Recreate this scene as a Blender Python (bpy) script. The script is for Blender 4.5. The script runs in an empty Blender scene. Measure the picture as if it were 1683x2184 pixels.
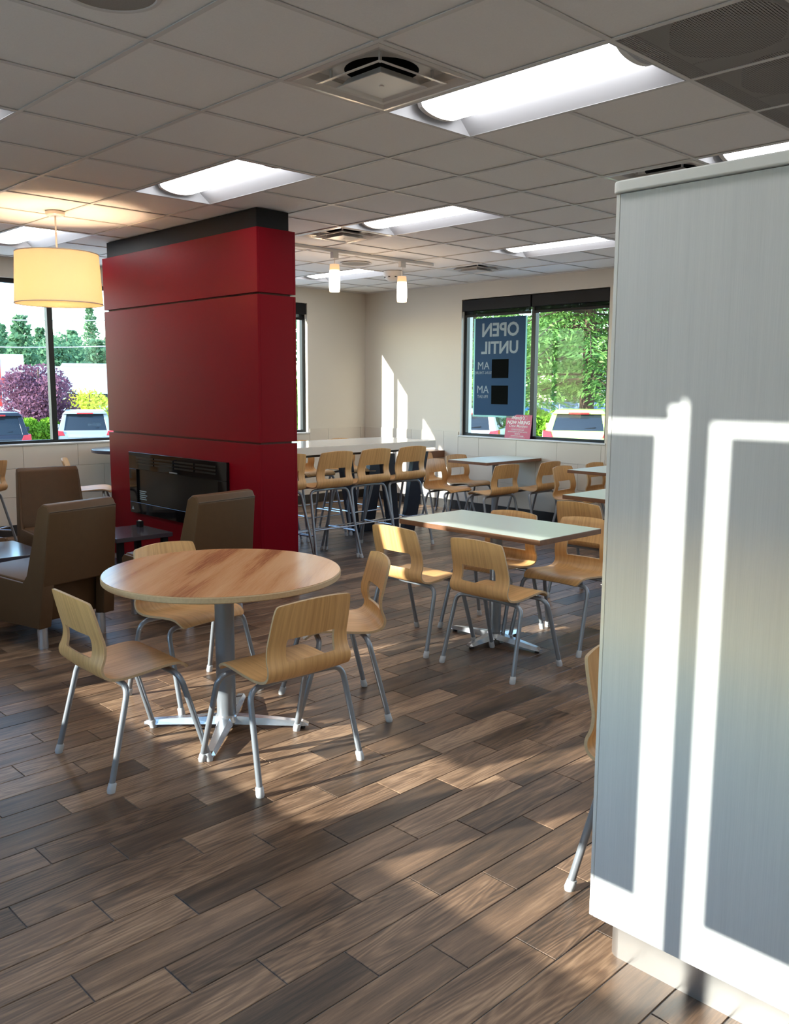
import bpy, bmesh, math, random
from mathutils import Vector, Matrix
random.seed(7)
S = bpy.context.scene
COL = S.collection
PI = math.pi
H = 2.86                       # ceiling height
G = 0.6096                     # ceiling grid
XL, XR, YN, YF = -6.83, 4.2, -2.94, 6.15

# ------------------------------------------------------------------ camera
cam = bpy.data.objects.new('camera', bpy.data.cameras.new('camera'))
COL.objects.link(cam)
_r = Vector((0.69708018, 0.71697810, 0.00465029)); _d = Vector((0.10449726, -0.09517636, -0.98996050)); _f = Vector((-0.70933740, 0.69056783, -0.14126780))
cam.matrix_world = Matrix(((_r.x, -_d.x, -_f.x, 2.56142), (_r.y, -_d.y, -_f.y, -2.39793), (_r.z, -_d.z, -_f.z, 1.58704), (0, 0, 0, 1)))
cam.data.sensor_fit = 'HORIZONTAL'; cam.data.sensor_width = 36
cam.data.lens = 1883.889 / 1683 * 36
cam.data.clip_start = 0.05; cam.data.clip_end = 600
S.camera = cam

# ------------------------------------------------------------------ sky, sun, exposure
W = bpy.data.worlds.new('sky'); S.world = W; W.use_nodes = True
nt = W.node_tree; nt.nodes.clear()
SUN = Vector((0.335, 1.0, -0.37)).normalized()
sky = nt.nodes.new('ShaderNodeTexSky'); sky.sky_type = 'NISHITA'; sky.sun_disc = False
sky.sun_elevation = math.asin(-SUN.z); sky.sun_rotation = math.atan2(-SUN.x, -SUN.y)
sky.air_density = 1.0; sky.dust_density = 0.1; sky.ozone_density = 2.5
bg = nt.nodes.new('ShaderNodeBackground'); bg.inputs['Strength'].default_value = 1.2
wo = nt.nodes.new('ShaderNodeOutputWorld')
nt.links.new(sky.outputs[0], bg.inputs[0]); nt.links.new(bg.outputs[0], wo.inputs[0])
sl = bpy.data.lights.new('sun', 'SUN'); sl.energy = 14.0; sl.color = (1.0, 0.95, 0.90); sl.angle = math.radians(0.55)
so = bpy.data.objects.new('sun', sl); COL.objects.link(so)
so.rotation_euler = SUN.to_track_quat('-Z', 'Y').to_euler(); so.location = (0, -12, 9)
TROFFER = 9.5                 # lens radiance
S.view_settings.view_transform = 'Standard'; S.view_settings.look = 'None'
S.view_settings.gamma = 1.0; S.view_settings.use_curve_mapping = False
S.view_settings.exposure = 0.30

# ------------------------------------------------------------------ materials
class N:
    def __init__(s, name):
        s.m = bpy.data.materials.new(name); s.m.use_nodes = True; s.t = s.m.node_tree; s.t.nodes.clear()
        s.out = s.n('ShaderNodeOutputMaterial')
    def n(s, typ, **kw):
        x = s.t.nodes.new(typ)
        for k, v in kw.items():
            if k in x.inputs.keys(): x.inputs[k].default_value = v
            else: setattr(x, k, v)
        return x
    def l(s, a, b): s.t.links.new(a, b)
    def bsdf(s, col=(.5, .5, .5), rough=.5, metal=0, spec=.5, **kw):
        b = s.n('ShaderNodeBsdfPrincipled')
        if hasattr(col, 'is_output'): s.l(col, b.inputs['Base Color'])
        else: b.inputs['Base Color'].default_value = (*col, 1)
        if hasattr(rough, 'is_output'): s.l(rough, b.inputs['Roughness'])
        else: b.inputs['Roughness'].default_value = rough
        b.inputs['Metallic'].default_value = metal; b.inputs['Specular IOR Level'].default_value = spec
        s.l(b.outputs[0], s.out.inputs[0]); return b
    def coord(s, kind='Object', scale=(1, 1, 1), rot=(0, 0, 0)):
        if kind == 'World': o = s.n('ShaderNodeNewGeometry').outputs['Position']
        else: o = s.n('ShaderNodeTexCoord').outputs[kind]
        mp = s.n('ShaderNodeMapping'); mp.inputs['Scale'].default_value = scale; mp.inputs['Rotation'].default_value = rot
        s.l(o, mp.inputs[0]); return mp.outputs[0]
    def noise(s, vec, scale=5, detail=4, rough=.5, dist=0):
        x = s.n('ShaderNodeTexNoise'); x.inputs['Scale'].default_value = scale; x.inputs['Detail'].default_value = detail
        x.inputs['Roughness'].default_value = rough; x.inputs['Distortion'].default_value = dist; s.l(vec, x.inputs['Vector']); return x.outputs['Fac']
    def ramp(s, fac, stops):
        x = s.n('ShaderNodeValToRGB'); e = x.color_ramp.elements
        while len(e) > 1: e.remove(e[-1])
        e[0].position = stops[0][0]; e[0].color = (*stops[0][1], 1)
        for p, c in stops[1:]: q = e.new(p); q.color = (*c, 1)
        s.l(fac, x.inputs[0]); return x.outputs[0]
    def math(s, op, a, b=None):
        x = s.n('ShaderNodeMath'); x.operation = op
        for i, v in enumerate((a, b)):
            if v is None: continue
            if hasattr(v, 'is_output'): s.l(v, x.inputs[i])
            else: x.inputs[i].default_value = v
        return x.outputs[0]
    def mix(s, fac, a, b, mode='MIX'):
        x = s.n('ShaderNodeMix'); x.data_type = 'RGBA'; x.blend_type = mode
        for sock, v in ((x.inputs[0], fac), (x.inputs[6], a), (x.inputs[7], b)):
            if hasattr(v, 'is_output'): s.l(v, sock)
            elif isinstance(v, tuple): sock.default_value = (*v, 1)
            else: sock.default_value = v
        return x.outputs[2]
    def bump(s, b, h, strength=.2, dist=.002):
        x = s.n('ShaderNodeBump'); x.inputs['Strength'].default_value = strength; x.inputs['Distance'].default_value = dist
        s.l(h, x.inputs['Height']); s.l(x.outputs[0], b.inputs['Normal'])

M = {}
def plain(name, col, rough=.5, metal=0, spec=.5, nz=0, scale=40, bump=0):
    m = N(name)
    if nz or bump:
        f = m.noise(m.coord('Object'), scale, 4)
        c = m.mix(f, tuple(v * (1 - nz) for v in col), tuple(min(1, v * (1 + nz)) for v in col))
        b = m.bsdf(c, rough, metal, spec)
        if bump: m.bump(b, f, bump, .002)
    else: m.bsdf(col, rough, metal, spec)
    M[name] = m.m; return m.m

def wood_uv(name, lo, hi, rough=.4):
    m = N(name); v = m.coord('UV', (70, 2.2, 1)); v2 = m.coord('UV', (14, .8, 1))
    f = m.noise(v, 1.0, 5, .6); g = m.noise(v2, 1.0, 3, .5, .4)
    k = m.math('ADD', m.math('MULTIPLY', f, .65), m.math('MULTIPLY', g, .35))
    oi = m.n('ShaderNodeObjectInfo'); k2 = m.math('ADD', k, m.math('MULTIPLY', oi.outputs['Random'], .06))
    c = m.ramp(k2, [(.32, lo), (.62, hi)]); b = m.bsdf(c, rough, 0, .45); m.bump(b, f, .08, .001); M[name] = m.m

wood_uv('oak_veneer', (.44, .225, .075), (.68, .385, .155), .42)
plain('ply_edge', (.46, .31, .17), .6, nz=.2, scale=90)
plain('steel_paint', (.25, .268, .292), .34, .40, nz=.05, scale=60)
plain('cap_plastic', (.44, .45, .46), .55)
plain('aluminium', (.62, .64, .68), .26, .85, nz=.06, scale=30)
plain('brushed_steel', (.55, .53, .51), .33, .9)
plain('vinyl', (.092, .048, .022), .48, 0, .22, nz=.10, scale=22, bump=.05)
plain('vinyl_dark', (.06, .036, .018), .6)
plain('red_laminate', (.17, .003, .009), .36, 0, .06, nz=.04, scale=8)
plain('red_dark', (.10, .002, .004), .6)
plain('black_paint', (.009, .009, .010), .5, 0, .2)
plain('black_gloss', (.004, .004, .005), .06)
plain('black_screen', (.012, .011, .010), .22)
plain('frame_bronze', (.008, .009, .010), .42, 0, .3)
plain('rubber_base', (.022, .019, .017), .45, nz=.2)
plain('paint_cream', (.63, .585, .505), .75, nz=.015, scale=3, bump=.03)
plain('tile_cream', (.57, .515, .44), .34, nz=.05, scale=2)
plain('grout', (.40, .35, .29), .85)
plain('sill_white', (.62, .61, .60), .4)
plain('ceiling_board', (.86, .84, .81), .92, nz=.05, scale=140, bump=.25)
plain('grid_white', (.68, .66, .63), .55)
plain('plenum', (.10, .10, .10), .9)
plain('backing_grey', (.42, .40, .37), .9)
plain('duct_black', (.004, .004, .004), .8)
plain('louver_metal', (.66, .63, .59), .30, .1)
plain('speaker_grille', (.30, .28, .25), .7, nz=.2, scale=300)
plain('white_plastic', (.70, .68, .64), .5)
plain('housing_enamel', (.50, .50, .52), .5)
plain('quartz', (.66, .645, .60), .12, nz=.04, scale=90)
plain('sky_tinted_panel', (.010, .016, .028), .35)  # black legs and apron, blue sky reflection mixed into the colour
plain('laminate_white', (.60, .66, .58), .30, nz=.02, scale=60)
plain('laminate_dark', (.050, .042, .050), .16)
plain('wood_band', (.17, .075, .035), .42, nz=.25, scale=30)
plain('slab_white', (.70, .69, .66), .4)
plain('concrete', (.64, .62, .59), .9, nz=.15, scale=1)
plain('asphalt', (.27, .27, .28), .9, nz=.2, scale=2)
plain('building_white', (.80, .77, .73), .8, nz=.05, scale=.5)
plain('car_silver', (.45, .44, .42), .25, .4)
plain('car_black', (.02, .022, .03), .15)
plain('car_lime', (.50, .66, .14), .22)
plain('car_blue', (.02, .12, .50), .2)
plain('car_white', (.75, .75, .75), .2)
plain('car_glass', (.02, .025, .03), .06)
plain('tyre', (.015, .015, .015), .8)
plain('tail_red', (.55, .02, .02), .2)
plain('plate', (.6, .65, .7), .5)
plain('bark', (.10, .06, .04), .9, nz=.4, scale=8)
plain('ink_white', (.75, .72, .72), .6)
plain('ink_grey', (.30, .38, .44), .7, 0, .1)
plain('poster_red', (.44, .03, .085), .45)
plain('patch_dark', (.003, .004, .004), .9, 0, .05)
plain('paper', (.7, .68, .62), .8)
plain('wire', (.45, .45, .47), .6)

def foliage(name, a, b):
    m = N(name); f = m.noise(m.coord('World'), 2.5, 3); c = m.mix(f, a, b)
    p = m.n('ShaderNodeBsdfDiffuse'); m.l(c, p.inputs[0]); t = m.n('ShaderNodeBsdfTranslucent'); m.l(c, t.inputs[0])
    mx = m.n('ShaderNodeMixShader'); mx.inputs[0].default_value = .35; m.l(p.outputs[0], mx.inputs[1]); m.l(t.outputs[0], mx.inputs[2]); m.l(mx.outputs[0], m.out.inputs[0]); M[name] = m.m
foliage('leaf_conifer', (.03, .12, .04), (.30, .48, .12))
foliage('leaf_hazed', (.09, .19, .12), (.20, .34, .16))  # aerial haze put into the leaf colour, paler and bluer
foliage('leaf_bright', (.12, .30, .02), (.34, .52, .06))
foliage('leaf_yellow', (.45, .48, .03), (.66, .66, .12))
foliage('leaf_plum', (.13, .045, .075), (.30, .15, .20))

m = N('glass')                      # thin clear pane
tr = m.n('ShaderNodeBsdfTransparent'); tr.inputs[0].default_value = (.93, .965, .95, 1)
gl = m.n('ShaderNodeBsdfGlossy'); gl.inputs['Roughness'].default_value = 0.02
ge = m.n('ShaderNodeNewGeometry'); dt = m.n('ShaderNodeVectorMath'); dt.operation = 'DOT_PRODUCT'; m.l(ge.outputs['Incoming'], dt.inputs[0]); m.l(ge.outputs['Normal'], dt.inputs[1])
fr_s = m.math('ADD', m.math('MULTIPLY', m.math('POWER', m.math('SUBTRACT', 1.0, m.math('ABSOLUTE', dt.outputs['Value'])), 5.0), .30), .005)   # Schlick, same from both faces
mx = m.n('ShaderNodeMixShader'); m.l(fr_s, mx.inputs[0]); m.l(tr.outputs[0], mx.inputs[1]); m.l(gl.outputs[0], mx.inputs[2]); m.l(mx.outputs[0], m.out.inputs[0]); M['glass'] = m.m

m = N('blind_mesh')                 # see-through dark screen cloth
tr = m.n('ShaderNodeBsdfTransparent'); tr.inputs[0].default_value = (.9, .9, .9, 1)
df = m.n('ShaderNodeBsdfDiffuse'); df.inputs[0].default_value = (.012, .013, .014, 1)
mx = m.n('ShaderNodeMixShader'); mx.inputs[0].default_value = .86; m.l(tr.outputs[0], mx.inputs[1]); m.l(df.outputs[0], mx.inputs[2]); m.l(mx.outputs[0], m.out.inputs[0]); M['blind_mesh'] = m.m

def emit(name, col, st):
    m = N(name); e = m.n('ShaderNodeEmission'); e.inputs[0].default_value = (*col, 1); e.inputs[1].default_value = st; m.l(e.outputs[0], m.out.inputs[0]); M[name] = m.m
emit('lens_light', (.97, .98, 1.0), TROFFER)
m = N('pendant_glow')              # frosted lit glass, brighter towards the bulb
e = m.n('ShaderNodeEmission'); z = m.n('ShaderNodeSeparateXYZ'); m.l(m.n('ShaderNodeTexCoord').outputs['Generated'], z.inputs[0])
c = m.ramp(z.outputs[2], [(0, (1, .78, .48)), (.15, (1, .90, .74)), (.72, (1, .90, .74)), (.80, (.30, .17, .08)), (1, (.24, .14, .08))]); m.l(c, e.inputs[0]); e.inputs[1].default_value = 3.6
m.l(e.outputs[0], m.out.inputs[0]); M['pendant_glow'] = m.m
m = N('shade_fabric')
d = m.n('ShaderNodeBsdfDiffuse'); d.inputs[0].default_value = (.80, .74, .64, 1); t = m.n('ShaderNodeBsdfTranslucent'); t.inputs[0].default_value = (.80, .70, .54, 1)
mx = m.n('ShaderNodeMixShader'); mx.inputs[0].default_value = .5; m.l(d.outputs[0], mx.inputs[1]); m.l(t.outputs[0], mx.inputs[2]); m.l(mx.outputs[0], m.out.inputs[0]); M['shade_fabric'] = m.m
m = N('banner_navy')
b = m.bsdf((.012, .052, .125), .5, 0, .12); M['banner_navy'] = m.m
m = N('banner_border')
d = m.n('ShaderNodeBsdfDiffuse'); d.inputs[0].default_value = (.5, .62, .58, 1); t = m.n('ShaderNodeBsdfTranslucent'); t.inputs[0].default_value = (.5, .75, .65, 1)
mx = m.n('ShaderNodeMixShader'); mx.inputs[0].default_value = .6; m.l(d.outputs[0], mx.inputs[1]); m.l(t.outputs[0], mx.inputs[2]); m.l(mx.outputs[0], m.out.inputs[0]); M['banner_border'] = m.m

# laminate of the partition: fine vertical thread lines
m = N('thread_laminate'); v = m.coord('Object', (420, 420, 5)); f = m.noise(v, 1, 3, .6); v2 = m.coord('Object', (60, 60, 1.5)); f2 = m.noise(v2, 1, 2)
k = m.math('ADD', m.math('MULTIPLY', f, .6), m.math('MULTIPLY', f2, .4)); c = m.ramp(k, [(.30, (.60, .605, .605)), (.65, (.665, .665, .66))])
b = m.bsdf(c, .5, 0, .08); m.bump(b, f, .08, .0004); M['thread_laminate'] = m.m

# wood-look floor planks: world-placed grain, one tint per plank
m = N('plank_tile')
att = m.n('ShaderNodeAttribute'); att.attribute_name = 'tint'; sep = m.n('ShaderNodeSeparateXYZ'); m.l(att.outputs['Vector'], sep.inputs[0])
pos = m.n('ShaderNodeNewGeometry').outputs['Position']
off = m.n('ShaderNodeVectorMath'); off.operation = 'MULTIPLY'; m.l(att.outputs['Vector'], off.inputs[0]); off.inputs[1].default_value = (37, 53, 0)
ad = m.n('ShaderNodeVectorMath'); ad.operation = 'ADD'; m.l(pos, ad.inputs[0]); m.l(off.outputs[0], ad.inputs[1])
def mp(sc):
    q = m.n('ShaderNodeMapping'); q.inputs['Scale'].default_value = sc; m.l(ad.outputs[0], q.inputs[0]); return q.outputs[0]
broad = m.noise(mp((11, 1.5, 1)), 1, 4, .6, .5)
ringn = m.noise(mp((9.5, .9, 1)), 1, 2, .45, .25)
rings = m.math('ADD', m.math('MULTIPLY', m.math('SINE', m.math('MULTIPLY', ringn, 120.0)), .5), .5)
fine = m.noise(mp((150, 7, 1)), 1, 6, .75)
streak = m.noise(mp((42, 2.0, 1)), 1, 3, .6)
k = m.math('ADD', m.math('ADD', m.math('MULTIPLY', broad, .52), m.math('MULTIPLY', fine, .44)), m.math('MULTIPLY', streak, .30))
k = m.math('SUBTRACT', k, .13)
k = m.math('ADD', k, m.math('MULTIPLY', m.math('MULTIPLY', rings, m.math('GREATER_THAN', sep.outputs[1], .35)), .11))
k = m.math('ADD', k, m.math('MULTIPLY', m.math('SUBTRACT', sep.outputs[0], .45), .20))
c = m.ramp(k, [(.34, (.024, .015, .010)), (.46, (.072, .043, .026)), (.60, (.168, .098, .058)), (.78, (.36, .23, .14))])
c = m.mix(m.math('MULTIPLY', sep.outputs[2], .10), c, (.16, .135, .115))
rg = m.math('ADD', m.math('MULTIPLY', fine, .18), .30)
b = m.bsdf(c, rg, 0, .38); m.bump(b, fine, .18, .0012); M['plank_tile'] = m.m
plain('floor_grout', (.15, .15, .16), .9)

# round table top: veneer strips running across the disc
m = N('strip_veneer'); v = m.coord('Object', (1, 1, 1), (0, 0, 0))
sp = m.n('ShaderNodeSeparateXYZ'); m.l(v, sp.inputs[0])
w1 = m.noise(m.coord('Object', (9, .9, 1)), 1, 2, .4); w2 = m.noise(m.coord('Object', (160, 7, 1)), 1, 4, .6)
k = m.math('ADD', m.math('MULTIPLY', w1, .75), m.math('MULTIPLY', w2, .25))
c = m.ramp(k, [(.37, (.33, .125, .05)), (.47, (.55, .27, .115)), (.62, (.64, .36, .175))]); b = m.bsdf(c, .24, 0, .5); M['strip_veneer'] = m.m

m = N('perforated')                # return-air sheet with a grid of small holes
v = m.coord('Object', (95, 95, 95)); fr_ = m.n('ShaderNodeVectorMath'); fr_.operation = 'FRACTION'; m.l(v, fr_.inputs[0])
sb = m.n('ShaderNodeVectorMath'); sb.operation = 'SUBTRACT'; m.l(fr_.outputs[0], sb.inputs[0]); sb.inputs[1].default_value = (.5, .5, 0)
ml = m.n('ShaderNodeVectorMath'); ml.operation = 'MULTIPLY'; m.l(sb.outputs[0], ml.inputs[0]); ml.inputs[1].default_value = (1, 1, 0)
ln = m.n('ShaderNodeVectorMath'); ln.operation = 'LENGTH'; m.l(ml.outputs[0], ln.inputs[0])
hole = m.math('LESS_THAN', ln.outputs['Value'], .34)
tr = m.n('ShaderNodeBsdfTransparent'); d = m.n('ShaderNodeBsdfPrincipled'); d.inputs['Base Color'].default_value = (.34, .32, .295, 1); d.inputs['Roughness'].default_value = .6
mx = m.n('ShaderNodeMixShader'); m.l(hole, mx.inputs[0]); m.l(d.outputs[0], mx.inputs[1]); m.l(tr.outputs[0], mx.inputs[2]); m.l(mx.outputs[0], m.out.inputs[0]); M['perforated'] = m.m

# ------------------------------------------------------------------ mesh helpers
class B:
    """collects geometry and links it as ONE mesh object"""
    def __init__(s): s.v = []; s.f = []; s.mi = []; s.k = 0
    def box(s, x0, x1, y0, y1, z0, z1):
        n = len(s.v)
        s.v += [(x, y, z) for z in (z0, z1) for x, y in ((x0, y0), (x1, y0), (x1, y1), (x0, y1))]
        s.f += [tuple(n + i for i in q) for q in ((3, 2, 1, 0), (4, 5, 6, 7), (0, 1, 5, 4), (1, 2, 6, 5), (2, 3, 7, 6), (3, 0, 4, 7))]
        s.mi += [s.k] * 6; return s
    def quad(s, *p):
        n = len(s.v); s.v += [tuple(q) for q in p]; s.f.append(tuple(range(n, n + len(p)))); s.mi.append(s.k); return s
    def hexa(s, lo, hi):
        n = len(s.v); s.v += [tuple(p) for p in lo] + [tuple(p) for p in hi]; c = len(lo)
        s.f += [tuple(n + i for i in reversed(range(c))), tuple(n + c + i for i in range(c))] + [(n + i, n + (i + 1) % c, n + c + (i + 1) % c, n + c + i) for i in range(c)]
        s.mi += [s.k] * (c + 2); return s
    def lathe(s, prof, seg=24, c=(0, 0, 0), caps=True):
        n = len(s.v); P = len(prof)
        for r, z in prof:
            for i in range(seg):
                a = 2 * PI * i / seg; s.v.append((c[0] + r * math.cos(a), c[1] + r * math.sin(a), c[2] + z))
        for j in range(P - 1):
            for i in range(seg):
                i2 = (i + 1) % seg; s.f.append((n + j * seg + i, n + j * seg + i2, n + (j + 1) * seg + i2, n + (j + 1) * seg + i)); s.mi.append(s.k)
        if caps:
            s.f.append(tuple(n + i for i in reversed(range(seg)))); s.f.append(tuple(n + (P - 1) * seg + i for i in range(seg))); s.mi += [s.k] * 2
        return s
    def tube(s, pts, r, seg=10):
        pts = [Vector(p) for p in pts]; n = len(s.v); rings = []; up = None
        for i, p in enumerate(pts):
            t = (pts[min(i + 1, len(pts) - 1)] - pts[max(i - 1, 0)]).normalized()
            if up is None: up = t.orthogonal().normalized()
            up = (up - t * up.dot(t)).normalized(); w = t.cross(up); rr = r[i] if isinstance(r, (list, tuple)) else r
            for k in range(seg):
                a = 2 * PI * k / seg; s.v.append(tuple(p + (up * math.cos(a) + w * math.sin(a)) * rr))
        L = len(pts)
        for j in range(L - 1):
            for i in range(seg):
                i2 = (i + 1) % seg; s.f.append((n + j * seg + i, n + j * seg + i2, n + (j + 1) * seg + i2, n + (j + 1) * seg + i)); s.mi.append(s.k)
        s.f.append(tuple(n + i for i in reversed(range(seg)))); s.f.append(tuple(n + (L - 1) * seg + i for i in range(seg))); s.mi += [s.k] * 2
        return s
    def mesh(s, name, mats, smooth=False, bevel=0, xf=None):
        me = bpy.data.meshes.new(name); me.from_pydata(s.v, [], s.f)
        for m_ in (mats if isinstance(mats, (list, tuple)) else [mats]): me.materials.append(M[m_])
        me.polygons.foreach_set('material_index', s.mi)
        if xf is not None: me.transform(xf)
        bm = bmesh.new(); bm.from_mesh(me)
        if bevel: bmesh.ops.bevel(bm, geom=[e for e in bm.edges if len(e.link_faces) == 2 and e.calc_face_angle(0) > .5], offset=bevel, segments=3, profile=.5, affect='EDGES', clamp_overlap=True)
        bmesh.ops.recalc_face_normals(bm, faces=bm.faces)
        if smooth:
            for f in bm.faces: f.smooth = True
            for e in bm.edges:
                if len(e.link_faces) == 2 and e.calc_face_angle(0) > .6: e.smooth = False
        bm.to_mesh(me); bm.free(); return me
    def obj(s, name, mats, parent=None, smooth=False, bevel=0, **kw):
        return link(name, s.mesh(name, mats, smooth, bevel), parent, **kw)
def link(name, me, parent=None, loc=None, rotz=None, **kw):
    o = bpy.data.objects.new(name, me); COL.objects.link(o)
    if parent: o.parent = parent
    if loc: o.location = loc
    if rotz: o.rotation_euler.z = rotz
    for k, v in kw.items(): o[k] = v
    return o
def thing(name, label, cat, loc=(0, 0, 0), rotz=0, group=None):
    o = bpy.data.objects.new(name, None); COL.objects.link(o); o.location = loc; o.rotation_euler = (0, 0, rotz); o.empty_display_size = .1
    o['label'] = label; o['category'] = cat
    if group: o['group'] = group
    return o
def tag(o, label, cat, group=None, kind=None):
    o['label'] = label; o['category'] = cat
    if group: o['group'] = group
    if kind: o['kind'] = kind
    return o
def struct(o): o['kind'] = 'structure'; return o
def dup(root, loc, rotz, label, group=None):
    r = root.copy(); COL.objects.link(r); r.location = loc; r.rotation_euler = (0, 0, rotz); r['label'] = label
    if group: r['group'] = group
    for ch in list(root.children):
        c = ch.copy(); COL.objects.link(c); c.parent = r
        for g in ch.children: d = g.copy(); COL.objects.link(d); d.parent = c
    return r
def fillet(pts, rad, n=6):
    pts = [Vector(p) for p in pts]; out = [pts[0]]
    for i in range(1, len(pts) - 1):
        a, b, c = pts[i - 1], pts[i], pts[i + 1]; u = (a - b); w = (c - b); d = min(rad, u.length * .49, w.length * .49); u.normalize(); w.normalize()
        p0 = b + u * d; p1 = b + w * d
        for k in range(n + 1):
            t = k / n; out.append(p0 * (1 - t) ** 2 + b * 2 * t * (1 - t) + p1 * t * t)
    out.append(pts[-1]); return out
_fonts = {}
def text_mesh(name, body, size, mat, extrude=.0008, bold=0, shear=0, space=1.0):
    cu = bpy.data.curves.new(name, 'FONT'); cu.body = body; cu.size = size; cu.extrude = extrude; cu.offset = bold; cu.shear = shear; cu.space_character = space
    cu.align_x = 'CENTER'; cu.align_y = 'CENTER'; cu.resolution_u = 3
    o = bpy.data.objects.new('tmp', cu); COL.objects.link(o); dg = bpy.context.evaluated_depsgraph_get()
    me = bpy.data.meshes.new_from_object(o.evaluated_get(dg)); bpy.data.objects.remove(o); me.name = name; me.materials.clear(); me.materials.append(M[mat]); return me

# ------------------------------------------------------------------ room shell
def wall_with_openings(name, axis, inner, outer, a0, a1, z1, openings, mat='paint_cream'):
    b = B()
    def add(p0, p1, z0_, z1_):
        if p1 - p0 < 1e-4 or z1_ - z0_ < 1e-4: return
        if axis == 'x': b.box(min(inner, outer), max(inner, outer), p0, p1, z0_, z1_)
        else: b.box(p0, p1, min(inner, outer), max(inner, outer), z0_, z1_)
    c = a0
    for o0, o1, zb, zt in sorted(openings):
        add(c, o0, 0, z1); add(o0, o1, 0, zb); add(o0, o1, zt, z1); c = o1
    add(c, a1, 0, z1)
    return struct(b.obj(name, mat))
ZS, ZT = 0.95, 2.665
ZN = 0.875                    # sill of the windows behind the camera
WL = [(.58, 2.72), (2.97, 5.11)]
WF = [(-5.02, -2.87), (.2, 2.35)]
WN = [(-2.75, -.63), (-.36, 1.76)]
wl = wall_with_openings('wall_left', 'x', XL, XL - .22, YN - .22, YF + .22, H + .35, [(a, b, ZS, ZT) for a, b in WL])
wf = wall_with_openings('wall_far', 'y', YF, YF + .22, XL, XR, H + .35, [(a, b, ZS, ZT) for a, b in WF])
wn = wall_with_openings('wall_near', 'y', YN, YN - .22, XL, XR, H + .35, [(a, b, ZN, ZT) for a, b in WN])
wr = wall_with_openings('wall_right', 'x', XR, XR + .22, YN - .22, YF + .22, H + .35, [])

def window(n, axis, sgn, inner, a0, a1, mull, mw=.03, ZS=ZS):
    """dark aluminium frame in the outer half of the opening; sgn = outward direction"""
    f0 = inner + sgn * .055; f1 = inner + sgn * .115; lo, hi = min(f0, f1), max(f0, f1)
    def bx(b, p0, p1, z0, z1, q0=lo, q1=hi):
        return b.box(q0, q1, p0, p1, z0, z1) if axis == 'x' else b.box(p0, p1, q0, q1, z0, z1)
    w = .045; b = B(); bx(b, a0, a1, ZS, ZS + w); bx(b, a0, a1, ZT - w, ZT); bx(b, a0, a0 + w, ZS + w, ZT - w); bx(b, a1 - w, a1, ZS + w, ZT - w)
    fo = struct(b.obj('window_%d' % n, 'frame_bronze', bevel=.003))
    b = B(); bx(b, mull - mw, mull + mw, ZS + w, ZT - w, lo - (.004 if mw > .025 else -.004), hi + (.004 if mw > .025 else -.004)); b.obj('mullion', 'frame_bronze', fo, bevel=.003)
    gm = (f0 + f1) / 2
    for p0, p1 in ((a0 + w, mull - .03), (mull + .03, a1 - w)):
        b = B()
        if axis == 'x': b.box(gm - .003, gm + .003, p0, p1, ZS + w, ZT - w)
        else: b.box(p0, p1, gm - .003, gm + .003, ZS + w, ZT - w)
        b.obj('pane', 'glass', fo)
    return fo
k = 1
for i, (a, b_) in enumerate(WL): window(k, 'x', -1, XL, a, b_, (1.66, 4.04)[i]); k += 1
for i, (a, b_) in enumerate(WF): window(k, 'y', 1, YF, a, b_, (-3.93, 1.27)[i]); k += 1
for i, (a, b_) in enumerate(WN): window(k, 'y', -1, YN, a, b_, (-1.68, .706)[i], .024, ZN); k += 1
# stone sills
k = 1
for a, b_ in WL: struct(B().box(XL - .054, XL + .022, a - .02, b_ + .02, ZS - .004, ZS + .014).obj('trim_%d' % k, 'sill_white', bevel=.003)); k += 1
for a, b_ in WF: struct(B().box(a - .02, b_ + .02, YF - .022, YF + .054, ZS - .004, ZS + .014).obj('trim_%d' % k, 'sill_white', bevel=.003)); k += 1
for a, b_ in WN: struct(B().box(a - .02, b_ + .02, YN - .054, YN + .022, ZN - .004, ZN + .014).obj('trim_%d' % k, 'sill_white', bevel=.003)); k += 1

# wainscot tiles: 0.6 m wide, three courses, each tile a child of its wall
TW, BZ = .597, .115
rows = [(BZ, .41), (.41, .71), (.71, 1.01)]
def tile_run(parent, axis, inner, sgn, a0, a1, start, openings):
    for r, (z0, z1) in enumerate(rows):
        s0 = start + (TW / 2 if r % 2 == 0 else 0); i0 = math.floor((a0 - s0) / TW)
        p = s0 + i0 * TW
        while p < a1:
            segs = [(max(p, a0), min(p + TW, a1), z1)]
            if z1 > ZS:          # top course is cut down at the windows
                out = []
                for q0, q1, zz in segs:
                    cuts = [q0, q1]
                    for o0, o1 in openings:
                        cuts += [c for c in (o0 - .02, o1 + .02) if q0 < c < q1]
                    cuts.sort()
                    for c0, c1 in zip(cuts, cuts[1:]):
                        mid = (c0 + c1) / 2; ins = any(o0 - .02 < mid < o1 + .02 for o0, o1 in openings); out.append((c0, c1, ZS - .006 if ins else z1))
                segs = out
            for q0, q1, zt in segs:
                if q1 - q0 < .02: continue
                g = .0018; t0, t1 = inner, inner - sgn * .011
                b = B()
                if axis == 'x': b.box(min(t0, t1), max(t0, t1), q0 + g, q1 - g, z0 + g, zt - g)
                else: b.box(q0 + g, q1 - g, min(t0, t1), max(t0, t1), z0 + g, zt - g)
                b.obj('wall_tile', 'tile_cream', parent)
            p += TW
tile_run(wl, 'x', XL, -1, YN, YF - .012, 5.755, WL)
tile_run(wf, 'y', YF, 1, XL + .012, XR, -5.59, WF)
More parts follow.
